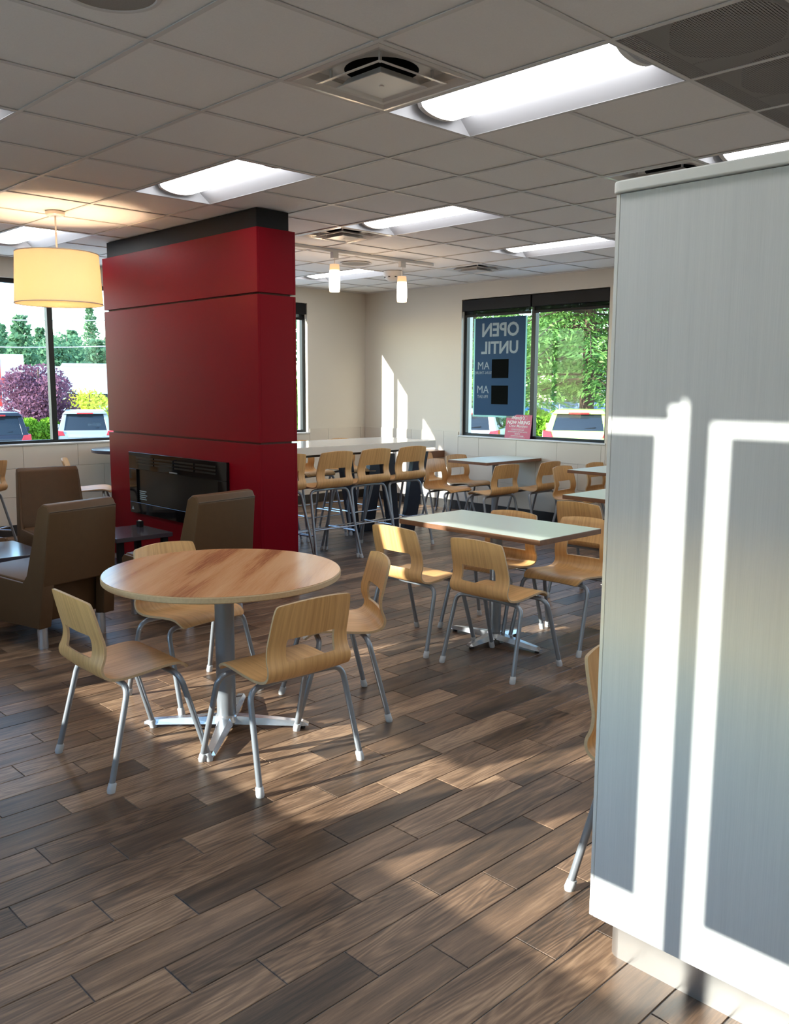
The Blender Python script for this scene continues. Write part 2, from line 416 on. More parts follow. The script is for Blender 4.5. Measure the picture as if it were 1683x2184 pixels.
for nm, bb in (('baseboard_left', (XL, XL + .014, YN, YF - .014, 0, BZ)), ('baseboard_far', (XL, XR, YF - .014, YF, 0, BZ)), ('baseboard_near', (XL + .014, XR, YN, YN + .014, 0, BZ)), ('baseboard_right', (XR - .014, XR, YN + .014, YF - .014, 0, BZ))):
    struct(B().box(*bb).obj(nm, 'rubber_base'))

# ------------------------------------------------------------------ floor: wood-look planks
fl = struct(B().box(XL - .2, XR + .2, YN - .2, YF + .2, -.12, -.0035).obj('floor', 'floor_grout'))
PW, PL = .1463, .602
cam_p = Vector((2.56, -2.40, 1.587)); cands = []
c0 = math.floor((XL - .231) / PW)
c = c0
while .231 + c * PW < XR:
    x0 = max(XL, .231 + c * PW); x1 = min(XR, .231 + (c + 1) * PW)
    y = -1.09 + .2 * (c % 3) - PL * 6
    while y < YF:
        ya, yb = max(y, YN), min(y + PL, YF)
        if yb - ya > .03: cands.append((x0, x1, ya, yb))
        y += PL
    c += 1
def inview(p):
    d = Vector(p) - cam_p; z = d.dot(_f)
    if z < .2: return 0
    return abs(d.dot(_r)) / z < .50 and abs(d.dot(_d)) / z < .66
def psize(q):
    ctr = Vector(((q[0] + q[1]) / 2, (q[2] + q[3]) / 2, 0)); vis = any(inview((x, y, 0)) for x in q[:2] for y in q[2:]) or inview(ctr)
    if ctr.x > 1.45 and ctr.y > -.35: vis = False      # hidden behind the screen wall
    return (0 if vis else 1, (ctr - cam_p).length)
cands.sort(key=psize)
def plank_geo(q):
    g = .0017; x0, x1, y0, y1 = q; t = .0016
    lo = [(x0 + g, y0 + g, -.0035), (x1 - g, y0 + g, -.0035), (x1 - g, y1 - g, -.0035), (x0 + g, y1 - g, -.0035)]
    mi = [(a, b, -t) for a, b, _ in lo]; e = .0014
    hi = [(x0 + g + e, y0 + g + e, 0), (x1 - g - e, y0 + g + e, 0), (x1 - g - e, y1 - g - e, 0), (x0 + g + e, y1 - g - e, 0)]
    v = lo + mi + hi; f = [(8, 9, 10, 11)]
    for i in range(4):
        j = (i + 1) % 4; f += [(i, j, 4 + j, 4 + i), (4 + i, 4 + j, 8 + j, 8 + i)]
    return v, f
def planks(name, lst, **kw):
    V = []; F = []; T = []
    for q in lst:
        v, f = plank_geo(q); n = len(V); V += v; F += [tuple(n + i for i in a) for a in f]; t = (random.random(), random.random(), random.random()); T += [t] * len(v)
    me = bpy.data.meshes.new(name); me.from_pydata(V, [], F); me.materials.append(M['plank_tile'])
    at = me.attributes.new('tint', 'FLOAT_VECTOR', 'POINT'); at.data.foreach_set('vector', [x for t in T for x in t])
    return link(name, me, fl, **kw)
for q in cands[:300]: planks('plank', [q])
planks('plank_field', cands[300:], kind='stuff')

# ------------------------------------------------------------------ ceiling: plenum, grid bars, tiles
ce = struct(B().box(XL, XR, YN, YF, H + .33, H + .37).obj('ceiling', 'plenum'))
TROFF = [(-10, 1), (-5, 1), (-1, 1), (-5, 4), (0, 4), (-10, 7), (-5, 7), (-5, -2), (0, -2), (4, -2), (4, 1), (5, 4), (0, 7), (-10, 4), (-10, -2)]
VENT = [(-1, 0), (-6, 4), (-1, 4), (-7, 8)]
GRILLE = [(1, 1), (1, 2), (1, 3)]
taken = {(i + d, j) for i, j in TROFF for d in (0, 1)} | set(VENT) | set(GRILLE)
i0, i1 = math.floor(XL / G), math.ceil(XR / G); j0, j1 = math.floor(YN / G), math.ceil(YF / G)
for i in range(i0, i1):
    for j in range(j0, j1):
        if (i, j) in taken: continue
        x0, x1, y0, y1 = max(i * G, XL), min((i + 1) * G, XR), max(j * G, YN), min((j + 1) * G, YF)
        if x1 - x0 < .04 or y1 - y0 < .04: continue
        B().box(x0 + .004, x1 - .004, y0 + .004, y1 - .004, H + .0065, H + .020).obj('ceiling_tile', 'ceiling_board', ce)
def bar(x0, x1, y0, y1):
    B().box(x0, x1, y0, y1, H, H + .004).obj('grid_bar', 'grid_white', ce)
for i in range(i0 + 1, i1): bar(i * G - .011, i * G + .011, YN, YF) if i not in (-9, -4, 0, 1, 5, 6) else None
for i in (-9, -4, 0, 1, 5, 6):            # these lines are interrupted by the 4-foot light fixtures
    segs = []; cur = YN
    for j in sorted(j for a, j in TROFF if a + 1 == i): segs.append((cur, j * G - .011)); cur = (j + 1) * G + .011
    segs.append((cur, YF))
    for a, b_ in segs:
        if b_ - a > .05: bar(i * G - .011, i * G + .011, a, b_)
for j in range(j0 + 1, j1):
    B().box(XL, XR, j * G - .011, j * G + .011, H - .0004, H + .0036).obj('grid_bar', 'grid_white', ce)
B().box(XL, XL + .022, YN, YF, H - .001, H + .003).obj('wall_angle', 'grid_white', ce); B().box(XL, XR, YF - .022, YF, H - .001, H + .003).obj('wall_angle', 'grid_white', ce)

# ------------------------------------------------------------------ light fixtures
def troffer_meshes():
    hx, hy = G - .016, G / 2 - .016; b = B(); zt = .085
    for s in (-1, 1):
        b.quad((-hx, s * hy, 0), (hx, s * hy, 0), (hx - .02, s * .165, zt), (-hx + .02, s * .165, zt))
        b.quad((s * hx, -hy, 0), (s * hx, hy, 0), (s * (hx - .02), .165, zt), (s * (hx - .02), -.165, zt))
    b.quad((-hx + .02, -.165, zt), (hx - .02, -.165, zt), (hx - .02, .165, zt), (-hx + .02, .165, zt))
    for s in (-1, 1): b.box(-hx - .004, hx + .004, *sorted((s * hy, s * (hy + .006))), -.001, .004); b.box(*sorted((s * hx, s * (hx + .006))), -hy, hy, -.001, .004)
    body = b.mesh('housing', 'housing_enamel')
    def arch(x0, x1, sc=1.0):
        q = B(); n = 14; w, d = .152 * sc, .068 * sc; pts = [(-w + 2 * w * i / n, zt - .002 - d * math.sqrt(max(0, 1 - (-1 + 2 * i / n) ** 2)) ** .8) for i in range(n + 1)]
        base = len(q.v)
        for x in (x0, x1): q.v += [(x, y, z) for y, z in pts]
        for i in range(n): q.f.append((base + i, base + i + 1, base + n + 1 + i + 1, base + n + 1 + i)); q.mi.append(0)
        q.f.append(tuple(range(n + 1))); q.f.append(tuple(n + 1 + i for i in reversed(range(n + 1)))); q.mi += [0, 0]
        return q
    lens = arch(-.525, .525).mesh('lens', 'lens_light', smooth=True)
    caps = [arch(a, b_, 1.02).mesh('end_cap', 'white_plastic', smooth=True) for a, b_ in ((-.552, -.526), (.526, .552))]
    return body, lens, caps
tb, tl, tc = troffer_meshes()
TL = {(-1, 1): 'large recessed ceiling light nearest the camera, beside the square air vent', (-5, 1): 'recessed ceiling light above the near right part of the red column',
      (-5, 4): 'recessed ceiling light in the middle, touching the small warm-lit air vent', (0, 4): 'recessed ceiling light partly hidden behind the top of the white screen wall',
      (-10, 1): 'recessed ceiling light at the left edge behind the drum lamp stem', (-10, 7): 'farthest recessed ceiling light, behind the two small pendants',
      (-5, 7): 'recessed ceiling light closest to the window with the OPEN banner', (-5, -2): 'recessed ceiling light just cut by the left picture edge'}
for (i, j) in TROFF:
    t = thing('ceiling_light', TL.get((i, j), 'recessed ceiling light of the same rows, outside or hidden from the view'), 'ceiling light', ((i + 1) * G, (j + .5) * G, H), 0, 'recessed ceiling lights')
    link('housing', tb, t); link('lens', tl, t)
    for cm in tc: link('end_cap', cm, t)

# ------------------------------------------------------------------ air vents, grilles, speakers
def ring(b, h0, z0, h1, z1, th=.003):
    """square ring between half-size h0 at z0 and h1 at z1"""
    for k in range(4):
        a = k * PI / 2; ca, sa = math.cos(a), math.sin(a)
        R = lambda x, y, z: (x * ca - y * sa, x * sa + y * ca, z)
        b.hexa([R(h0, -h0, z0), R(h0, h0, z0), R(h1, h1, z1), R(h1, -h1, z1)], [R(h0, -h0, z0 + th), R(h0, h0, z0 + th), R(h1, h1, z1 + th), R(h1, -h1, z1 + th)])
vb = B(); ring(vb, .292, -.001, .270, -.004); ring(vb, .270, -.004, .225, .012); ring(vb, .225, .012, .205, .040)
for k_ in range(32):                       # flat pan with the round neck opening
    a0_, a1_ = k_ * PI / 16, (k_ + 1) * PI / 16
    sq = lambda a: (.206 * math.cos(a) / max(abs(math.cos(a)), abs(math.sin(a))), .206 * math.sin(a) / max(abs(math.cos(a)), abs(math.sin(a))))
    vb.quad((.158 * math.cos(a0_), .158 * math.sin(a0_), .040), (*sq(a0_), .040), (*sq(a1_), .040), (.158 * math.cos(a1_), .158 * math.sin(a1_), .040))
v_frame = vb.mesh('flange', 'louver_metal')
vb = B(); vb.lathe([(.158, .041), (.158, .2), (.001, .2)], 40, caps=False); v_neck = vb.mesh('neck', 'duct_black', smooth=True)
vb = B(); ring(vb, .196, -.014, .178, -.012); ring(vb, .178, -.012, .158, .004); v_l1 = vb.mesh('louver', 'louver_metal')
vb = B(); vb.box(-.118, .118, -.118, .118, -.022, -.019); ring(vb, .136, -.030, .118, -.020); ring(vb, .118, -.019, .10, .006, .002)
vb.lathe([(.008, -.025), (.012, -.022)], 10); v_l3 = vb.mesh('centre_plate', 'louver_metal')
v_br = [B().box(sx * .15 - .005, sx * .15 + .005, sy * .15 - .005, sy * .15 + .005, .0, .062).mesh('bracket', 'louver_metal') for sx in (-1, 1) for sy in (-1, 1)]
VL = {(-1, 0): 'large square stepped air vent at top centre beside the biggest light', (-6, 4): 'small square air vent lit warm, right of the red column top',
      (-1, 4): 'square air vent peeking over the left end of the white screen wall', (-7, 8): 'far square air vent near the far wall corner'}
for (i, j) in VENT:
    t = thing('air_vent', VL[(i, j)], 'air vent', ((i + .5) * G, (j + .5) * G, H), 0, 'square ceiling air vents')
    for nm, me in (('flange', v_frame), ('neck', v_neck), ('louver', v_l1), ('centre_plate', v_l3)) + tuple(('bracket', q) for q in v_br): link(nm, me, t)
for n_, (i, j) in enumerate(GRILLE):
    t = thing('return_grille', ('dark perforated ceiling grille in the top right corner with a large round duct', 'second dark perforated ceiling grille, below the corner one', 'third perforated ceiling grille, mostly cut off at the right edge')[n_], 'air grille', ((i + .5) * G, (j + .5) * G, H), 0, 'perforated return grilles')
    h = G / 2 - .012
    B().box(-h, h, -h, h, .002, .003).obj('perforated_sheet', 'perforated', t)
    B().box(-h, h, -h, h, .06, .065).obj('backing', 'backing_grey', t)
    B().lathe([(.205, .010), (.205, .058)], 40).obj('duct', 'duct_black', t)
t = thing('ceiling_speaker', 'round ceiling speaker cut off by the top left picture edge', 'speaker', (-.5 * G, -1.5 * G, H), group='ceiling speakers')
sp_ring = B().lathe([(.150, .002), (.163, -.001), (.168, -.006), (.166, -.008), (.152, -.008), (.148, -.004)], 48, caps=False).mesh('rim', 'grid_white', smooth=True); sp_g = B().lathe([(.149, -.0045), (.149, -.002)], 48).mesh('grille_cloth', 'speaker_grille')
link('rim', sp_ring, t); link('grille_cloth', sp_g, t)
dup(t, (-7.5 * G, 6.5 * G, H), 0, 'small round ceiling speaker between the two glass pendants')
t = thing('smoke_detector', 'white domed detector with dark ports behind the right pendant', 'detector', (-7.83 * G, 7.72 * G, H))
B().lathe([(.11, 0), (.115, -.03), (.105, -.055)], 28).obj('base', 'white_plastic', t, smooth=True)
B().lathe([(.10, -.055), (.085, -.085), (.055, -.105), (.02, -.112)], 28).obj('dome', 'white_plastic', t, smooth=True)
for a in range(8): link('port', B().lathe([(.012, -.004), (.012, .004)], 10).mesh('port', 'duct_black'), t, loc=(.095 * math.cos(a * PI / 4 + .3), .095 * math.sin(a * PI / 4 + .3), -.066))

# drum pendant
t = thing('drum_pendant_lamp', 'large cream fabric drum pendant lamp hanging left of the red column', 'lamp', (-4.11, .548, H))
B().lathe([(.07, 0), (.07, -.022), (.06, -.03)], 28).obj('canopy', 'louver_metal', t, smooth=True)
B().tube([(0, 0, -.03), (0, 0, -.33)], .007).obj('stem', 'louver_metal', t, smooth=True)
sh = B().lathe([(.298, -.30), (.318, -.675), (.314, -.675), (.294, -.30)], 64, caps=False).obj('lamp_shade', 'shade_fabric', t, smooth=True)
sb_ = B()
for z_, r_ in ((-.302, .297), (-.672, .317)): sb_.tube([(r_ * math.cos(a * PI / 24), r_ * math.sin(a * PI / 24), z_) for a in range(49)], .004, 6)
sb_.obj('shade_rim', 'white_plastic', t, smooth=True)
sp_ = B(); [sp_.tube([(0, 0, -.32), (.296 * math.cos(a), .296 * math.sin(a), -.305)], .003, 6) for a in (0, 2.09, 4.19)]; sp_.obj('spider', 'louver_metal', t)
emit('lamp_bulb', (1, .66, .34), 14)
B().lathe([(.012, -.33), (.022, -.36), (.04, -.42), (.04, -.46), (.02, -.49), (.004, -.495)], 16).obj('bulb', 'lamp_bulb', t, smooth=True)
L = bpy.data.lights.new('drum_bulb_light', 'POINT'); L.energy = 36; L.color = (1, .70, .45); L.shadow_soft_size = .05
lo_ = bpy.data.objects.new('bulb_light', L); COL.objects.link(lo_); lo_.parent = t; lo_.location = (0, 0, -.53)
B().lathe([(.312, -.671), (.312, -.673)], 64).obj('bottom_diffuser', 'shade_fabric', t)

# track with two glass pendants
tr_ = thing('ceiling_track', 'white ceiling track running above the tall counter', 'light track', (-4.02, 0, H))
B().box(-.018, .018, 1.9, 4.55, -.024, 0).obj('rail', 'white_plastic', tr_, bevel=.002)
B().box(-.03, .03, 1.78, 1.9, -.03, 0).obj('feed_box', 'white_plastic', tr_, bevel=.003)
for y, dz, lab in ((3.20, 0, 'left of the two lit frosted glass cylinder pendants over the tall counter'), (4.10, -.035, 'right of the two lit frosted glass cylinder pendants over the tall counter')):
    t = thing('glass_pendant', lab, 'pendant lamp', (-4.02, y, H - .024), 0, 'frosted glass pendants')
    B().box(-.02, .02, -.035, .035, -.055, 0).obj('adapter', 'white_plastic', t, bevel=.002)
    B().tube([(0, 0, -.055), (0, 0, -.11 + dz)], .004, 8).obj('stem', 'white_plastic', t)
    B().lathe([(.048, -.365 + dz), (.053, -.32 + dz), (.053, -.24 + dz), (.046, -.13 + dz), (.044, -.11 + dz), (.01, -.108 + dz)], 28).obj('glass_shade', 'pendant_glow', t, smooth=True)
    L = bpy.data.lights.new('pendant_light', 'POINT'); L.energy = 7; L.color = (1, .68, .40); L.shadow_soft_size = .04
    q = bpy.data.objects.new('bulb_light', L); COL.objects.link(q); q.parent = t; q.location = (0, 0, -.42 + dz)

# ------------------------------------------------------------------ red fireplace column
X0, X1, Y0, Y1 = -5.25, -2.85, 1.47, 1.82
t = thing('fireplace_column', 'tall red panelled fireplace column with a black top reaching the ceiling', 'column', (0, 0, 0))
B().box(X0 + .04, X1 - .04, Y0 + .03, Y1 - .03, 2.72, H).obj('black_top', 'black_paint', t)
B().box(X0 + .03, X1 - .03, Y0 + .03, Y1 - .03, .0, 2.71).obj('core', 'red_dark', t)
for z0, z1 in ((.0, 1.148), (1.163, 2.246), (2.261, 2.72)):
    B().box(X0, X1, Y0, Y0 + .02, z0, z1).obj('front_panel', 'red_laminate', t, bevel=.0015)
    B().box(X0, X1, Y1 - .02, Y1, z0, z1).obj('rear_panel', 'red_laminate', t, bevel=.0015)
    B().box(X1 - .02, X1, Y0 + .0205, Y1 - .0205, z0, z1).obj('end_panel', 'red_laminate', t, bevel=.0015)
    B().box(X0, X0 + .02, Y0 + .0205, Y1 - .0205, z0, z1).obj('end_panel', 'red_laminate', t, bevel=.0015)
B().box(X0 + .02, X1 - .02, Y0 + .02, Y1 - .02, 2.715, 2.722).obj('cap_strip', 'red_laminate', t)
t = thing('electric_fireplace', 'black glass wall fireplace set in the red column', 'fireplace', (-4.045, Y0, .715))
hw, hh = .785, .275
b = B(); ix, iz0, iz1 = hw - .13, -hh + .10, hh - .15
b.box(-hw, hw, -.03, -.001, iz1, hh); b.box(-hw, hw, -.03, -.001, -hh, iz0); b.box(-hw, -ix, -.03, -.001, iz0, iz1); b.box(ix, hw, -.03, -.001, iz0, iz1)
b.obj('frame', 'black_gloss', t, bevel=.003)
B().box(-ix, ix, -.012, -.004, iz0, iz1).obj('screen', 'black_screen', t)
for k_ in range(4):
    a = -ix + .0 + k_ * (2 * ix) / 4; lv = B(); [lv.box(a + .012, a + 2 * ix / 4 - .012, -.036, -.030, hh - .05 - q_ * .028, hh - .036 - q_ * .028) for q_ in range(3)]; lv.obj('louver', 'black_screen', t)
B().box(-.07, .05, -.036, -.030, iz1 + .006, iz1 + .016).obj('badge', 'steel_paint', t)
for k_, w_ in enumerate((.12, .10, .13, .11, .12)): B().box(-ix + .02, -ix + .02 + w_, -.0137, -.0122, iz0 + .10 - k_ * .018, iz0 + .108 - k_ * .018).obj('label_line', 'ink_grey', t)
B().hexa([(-hw + .03, -.0312, -hh + .03), (-hw + .07, -.0312, -hh + .03), (-hw + .05, -.0312, -hh + .062)], [(-hw + .03, -.0302, -hh + .03), (-hw + .07, -.0302, -hh + .03), (-hw + .05, -.0302, -hh + .062)]).obj('warning_mark', 'ink_grey', t)

# ------------------------------------------------------------------ white screen wall at right
t = thing('screen_wall', 'tall white thread-textured laminate screen wall at the right with sun stripes', 'partition', (0, 0, 0))
PX0, PX1, PY0, PY1 = 1.325, 3.0, -.44, -.30
B().box(PX0 + .012, PX1, PY0, PY1, .15, 2.053).obj('panel', 'thread_laminate', t, bevel=.001)
B().box(PX0, PX0 + .011, PY0, PY1, .15, 2.053).obj('edge_strip', 'slab_white', t, bevel=.002)
cb = B(); n = 8; r = .03; outl = []
for cx, cy, a0 in ((PX0 - .012 + r, PY0 - .012 + r, PI), (PX1, PY0 - .012, None), (PX1, PY1 + .012, None), (PX0 - .012 + r, PY1 + .012 - r, PI / 2)):
    if a0 is None: outl.append((cx, cy))
    elif a0 == PI: outl += [(cx + r * math.cos(PI + i * PI / 2 / n), cy + r * math.sin(PI + i * PI / 2 / n)) for i in range(n + 1)]
    else: outl += [(cx + r * math.cos(PI / 2 + i * PI / 2 / n), cy + r * math.sin(PI / 2 + i * PI / 2 / n)) for i in range(n + 1)]
cb.hexa([(x, y, 2.055) for x, y in outl], [(x, y, 2.083) for x, y in outl]).obj('top_cap', 'slab_white', t, bevel=.004)
kb = B(); r = .035; KX, KY0, KY1 = 1.335, -.355, -.315; outl = []
outl += [(KX + r + r * math.cos(PI + i * PI / 2 / n), KY0 + r + r * math.sin(PI + i * PI / 2 / n)) for i in range(n + 1)] + [(PX1 - .02, KY0), (PX1 - .02, KY1 + .03), (KX, KY1 + .03)]
kb.hexa([(x, y, 0) for x, y in outl], [(x, y, .15) for x, y in outl]).obj('toe_kick', 'brushed_steel', t, smooth=True)

# ------------------------------------------------------------------ plywood chair shell
def shell_mesh(name):
    prof = [(.170, .414), (.158, .428), (.125, .440), (.06, .440), (-.02, .432), (-.10, .424), (-.150, .423), (-.195, .432), (-.222, .458), (-.230, .490),
            (-.224, .512), (-.216, .545), (-.218, .585), (-.226, .606), (-.240, .66), (-.252, .71), (-.262, .750), (-.264, .762)]
    half = [.185, .197, .203, .207, .210, .210, .210, .209, .208, .206, .204, .201, .198, .197, .194, .190, .184, .176]
    us = [-1, -.94, -.74, -.60, -.55, -.30, 0, .30, .55, .60, .74, .94, 1]
    SL0, SL1 = 10, 13                   # slot rows between profile stations
    acc = [0]
    for a, b_ in zip(prof, prof[1:]): acc.append(acc[-1] + math.hypot(a[0] - b_[0], a[1] - b_[1]))
    bm = bmesh.new(); uvl = bm.loops.layers.uv.new('UVMap'); grid = []
    for k_, ((y, z), hw_) in enumerate(zip(prof, half)):
        back = max(0, min(1, (k_ - 7) / 3)); row = []
        for u in us:
            x = u * hw_; yy = y + back * .022 * u * u; zz = z + (1 - back) * .006 * u * u * (1 if k_ > 1 else -1)
            if k_ >= len(prof) - 3: zz -= .014 * u * u * (k_ - len(prof) + 4) / 3
            row.append((bm.verts.new((x, yy, zz)), (u * .2, acc[k_])))
        grid.append(row)
    for k_ in range(len(prof) - 1):
        for i in range(len(us) - 1):
            if SL0 <= k_ < SL1 and us[i] >= -.601 and us[i + 1] <= .601: continue
            q = [grid[k_][i], grid[k_][i + 1], grid[k_ + 1][i + 1], grid[k_ + 1][i]]
            f = bm.faces.new([a[0] for a in q])
            for lp, a in zip(f.loops, q): lp[uvl].uv = a[1]
    for v in [v for v in bm.verts if not v.link_faces]: bm.verts.remove(v)
    me = bpy.data.meshes.new(name); bm.to_mesh(me); bm.free()
    me.materials.append(M['oak_veneer']); me.materials.append(M['ply_edge'])
    o = bpy.data.objects.new('tmp', me); COL.objects.link(o)
    a = o.modifiers.new('a', 'SUBSURF'); a.levels = a.render_levels = 2; a.boundary_smooth = 'ALL'
    s_ = o.modifiers.new('b', 'SOLIDIFY'); s_.thickness = .011; s_.offset = 0; s_.material_offset_rim = 1
    dg = bpy.context.evaluated_depsgraph_get(); out = bpy.data.meshes.new_from_object(o.evaluated_get(dg)); bpy.data.objects.remove(o)
    out.name = name; out.polygons.foreach_set('use_smooth', [True] * len(out.polygons))
    bm = bmesh.new(); bm.from_mesh(out)
    for e in bm.edges:
        if len(e.link_faces) == 2 and e.link_faces[0].material_index != e.link_faces[1].material_index: e.smooth = False
    bm.to_mesh(out); bm.free(); return out
SHELL = shell_mesh('shell')
def leg_parts(sx, sy, foot, top, rad, zt):
    """leg tube from the foot cap up, rounded over and in under the seat; returns leg and cap meshes"""
    fx, fy = foot; tx, ty = top
    pts = fillet([(sx * fx, fy, .012), (sx * tx, ty, zt), (sx * (tx - .16), ty * .92, zt + .004)], .055, 7)
    lg = B().tube(pts, rad, 12).mesh('leg', 'steel_paint', smooth=True)
    d = (Vector((sx * tx, ty, zt)) - Vector((sx * fx, fy, 0))).normalized(); p = Vector((sx * fx, fy, 0))
    cp = B().tube([p + Vector((0, 0, .0)), p + Vector((0, 0, .008)) + d * .0, p + d * .036, p + d * .040], [rad + .003, rad + .0045, rad + .0035, rad + .001], 14).mesh('foot_cap', 'cap_plastic', smooth=True)
    return lg, cp
def make_chair(label, loc, rotz):
    t = thing('dining_chair', label, 'chair', loc, rotz, 'plywood dining chairs')
    link('seat_shell', SHELL, t)
    for sx in (-1, 1):
        for foot, top in (((.258, -.222), (.235, -.125)), ((.250, .222), (.232, .105))):
            lg, cp = leg_parts(sx, 1, foot, top, .0125, .402); l_ = link('leg', lg, t); link('foot_cap', cp, l_)
    b = B(); [b.tube([(-.075, y * .92, .406), (.075, y * .92, .406)], .0125, 10) for y in (-.125, .105)]; b.box(-.06, -.035, -.115, .095, .409, .414); b.box(.035, .06, -.115, .095, .409, .414)
    b.obj('seat_frame', 'steel_paint', t, smooth=True)
    return t
DZ = .245
def make_stool(label, loc, rotz):
    t = thing('bar_stool', label, 'bar stool', loc, rotz, 'plywood bar stools')
    link('seat_shell', SHELL, t, loc=(0, 0, DZ))
    for sx in (-1, 1):
        for foot, top in (((.262, -.275), (.215, -.125)), ((.262, .262), (.212, .105))):
            lg, cp = leg_parts(sx, 1, foot, top, .0125, .402 + DZ); l_ = link('leg', lg, t); link('foot_cap', cp, l_)
    b = B(); [b.tube([(-.06, y * .92, .406 + DZ), (.06, y * .92, .406 + DZ)], .0125, 10) for y in (-.125, .105)]; b.box(-.06, -.035, -.115, .095, .409 + DZ, .414 + DZ); b.box(.035, .06, -.115, .095, .409 + DZ, .414 + DZ)
    b.obj('seat_frame', 'steel_paint', t, smooth=True)
    def at(fx, fy, tx, ty, z): k_ = z / (.402 + DZ); return (fx + (tx - fx) * k_, fy + (ty - fy) * k_, z)
    for z_, pr in ((.20, (1, 1)), (.27, (-1, 0))):
        pass
    F_ = lambda s, z: at(s * .262, .262, s * .212, .105, z); R_ = lambda s, z: at(s * .262, -.275, s * .215, -.125, z)
    for a, c_ in ((F_(-1, .23), F_(1, .23)), (R_(-1, .30), R_(1, .30)), (F_(-1, .25), R_(-1, .25)), (F_(1, .25), R_(1, .25))):
        B().tube([a, c_], .0075, 8).obj('foot_rail', 'aluminium', t, smooth=True)
    return t
def face(dx, dy): return math.atan2(-dx, dy)      # heading: local +y towards (dx, dy)
chair0 = None
def chair(x, y, d, label):
    global chair0
    if chair0 is None: chair0 = make_chair(label, (x, y, 0), face(*d)); return chair0
    return dup(chair0, (x, y, 0), face(*d), label)
stool0 = None
def stool(x, y, d, label):
    global stool0
    if stool0 is None: stool0 = make_stool(label, (x, y, 0), face(*d)); return stool0
    return dup(stool0, (x, y, 0), face(*d), label)

CH = [
 (-.812, -.675, (.03, 1), 'plywood chair at the front left of the round table with sun stripes on its back'),
 (-.345, -.240, (-1, .02), 'plywood chair at the front right of the round table, its back towards the camera'),
 (-.680, .335, (-.209, -.377), 'plywood chair at the far right side of the round table, seen from the side'),
 (-1.335, -.045, (1, .09), 'plywood chair behind the round table, its back rising over the tabletop edge'),
 (-1.175, 1.475, (0, 1), 'left plywood chair on the near side of the nearest rectangular white table'),
 (-.535, 1.480, (0, 1), 'right plywood chair on the near side of the nearest rectangular white table'),
 (-1.07, 2.03, (.06, -1), 'plywood chair across the nearest white table, only its top showing over the far edge'),
 (-.565, 2.13, (.05, -1), 'plywood chair facing the camera beside the right end of the nearest white table'),
 (1.30, .09, (1, 0), 'plywood chair mostly hidden behind the left edge of the white screen wall'),
 (-1.07, 3.24, (0, 1), 'plywood chair whose back rises behind the chair facing the camera, at the half hidden table'),
 (-.50, 3.22, (0, 1), 'plywood chair of which only a sliver shows against the screen wall edge'),
 (-4.17, 5.03, (1, .06), 'nearest left plywood chair at the white table under the OPEN banner, facing right'),
 (-4.42, 5.68, (1, 0), 'far left plywood chair at the white table under the banner, close to the wall'),
 (-3.62, 5.10, (-1, .10), 'near right plywood chair at the white table under the banner, seat facing left'),
 (-3.54, 5.75, (-1, 0), 'far right plywood chair near the wall below the red hiring poster'),
 (-2.62, 5.36, (1, .05), 'plywood chair at the left end of the farthest right table'),
 (-2.63, 5.98, (1, 0), 'plywood chair hard against the far wall at the farthest right table'),
 (-4.95, 5.62, (1, .0), 'plywood chair at the wall ledge beside the tall counter, mostly hidden'),
]
for c_ in CH: chair(*c_)
ST = [
 (-3.775, 3.785, (-1, 0), 'right end bar stool on the near side of the tall counter'),
 (-3.765, 3.285, (-1, 0), 'bar stool second from the right on the near side of the tall counter'),
 (-3.730, 2.775, (-1, .03), 'bar stool third from the right on the near side of the tall counter'),
 (-3.760, 2.250, (-1, 0), 'bar stool next to the red column, half hidden by it'),
 (-4.72, 3.46, (1, 0), 'bar stool across the tall counter nearest its open end'),
 (-4.72, 2.86, (1, 0), 'middle bar stool across the tall counter'),
 (-4.72, 4.05, (1, 0), 'bar stool across the tall counter beside its dark legs'),
 (-5.85, .42, (-.8, -.55), 'bar stool cut by the left picture edge under the big window'),
 (-5.40, 1.36, (.5, .87), 'bar stool behind the back lounge chair, beside the round window table'),
]
for s_ in ST:
    q = stool(*s_)
    if s_[0] < -5: q.scale.z = .90         # the window tables have slightly lower stools

# ------------------------------------------------------------------ tables
def x_base(t, r1, r2, rot, colr, h):
    """four tapering cast arms with glides and a round column"""
    B().lathe([(colr, .05), (colr, h)], 24).obj('column', 'steel_paint', t, smooth=True)
    B().lathe([(.055, .022), (.06, .035), (.052, .06), (colr + .002, .068)], 24).obj('hub', 'aluminium', t, smooth=True)
    for k_ in range(4):
        a = rot + k_ * PI / 2; L_ = r1 if k_ % 2 == 0 else r2; ca, sa = math.cos(a), math.sin(a)
        R = lambda x, y, z: (x * ca - y * sa, x * sa + y * ca, z)
        b = B(); st = [(.035, .040, .028, .062), (L_ * .5, .030, .022, .050), (L_ * .93, .024, .016, .036), (L_, .018, .016, .024)]
        for (xa, wa, za, zb), (xb, wb, zc, zd) in zip(st, st[1:]):
            b.hexa([R(xa, -wa, za), R(xa, wa, za), R(xa, wa * .6, zb), R(xa, -wa * .6, zb)], [R(xb, -wb, zc), R(xb, wb, zc), R(xb, wb * .6, zd), R(xb, -wb * .6, zd)])
        ar = b.obj('foot_arm', 'aluminium', t)
        g = B().lathe([(.014, 0), (.014, .018)], 12, c=R(L_ - .03, 0, 0)).obj('glide', 'tyre', ar)
    b = B(); b.box(-.13, .13, -.02, .02, h, h + .008); b.box(-.02, .02, -.13, .13, h - .004, h + .0075); b.obj('top_bracket', 'steel_paint', t)
t = thing('round_table', 'round wooden table with striped veneer top and plywood edge in the foreground', 'table', (-.822, -.195, 0))
B().lathe([(.532, .722), (.536, .726), (.536, .746), (.532, .750)], 96).obj('tabletop_edge', 'ply_edge', t, smooth=True)
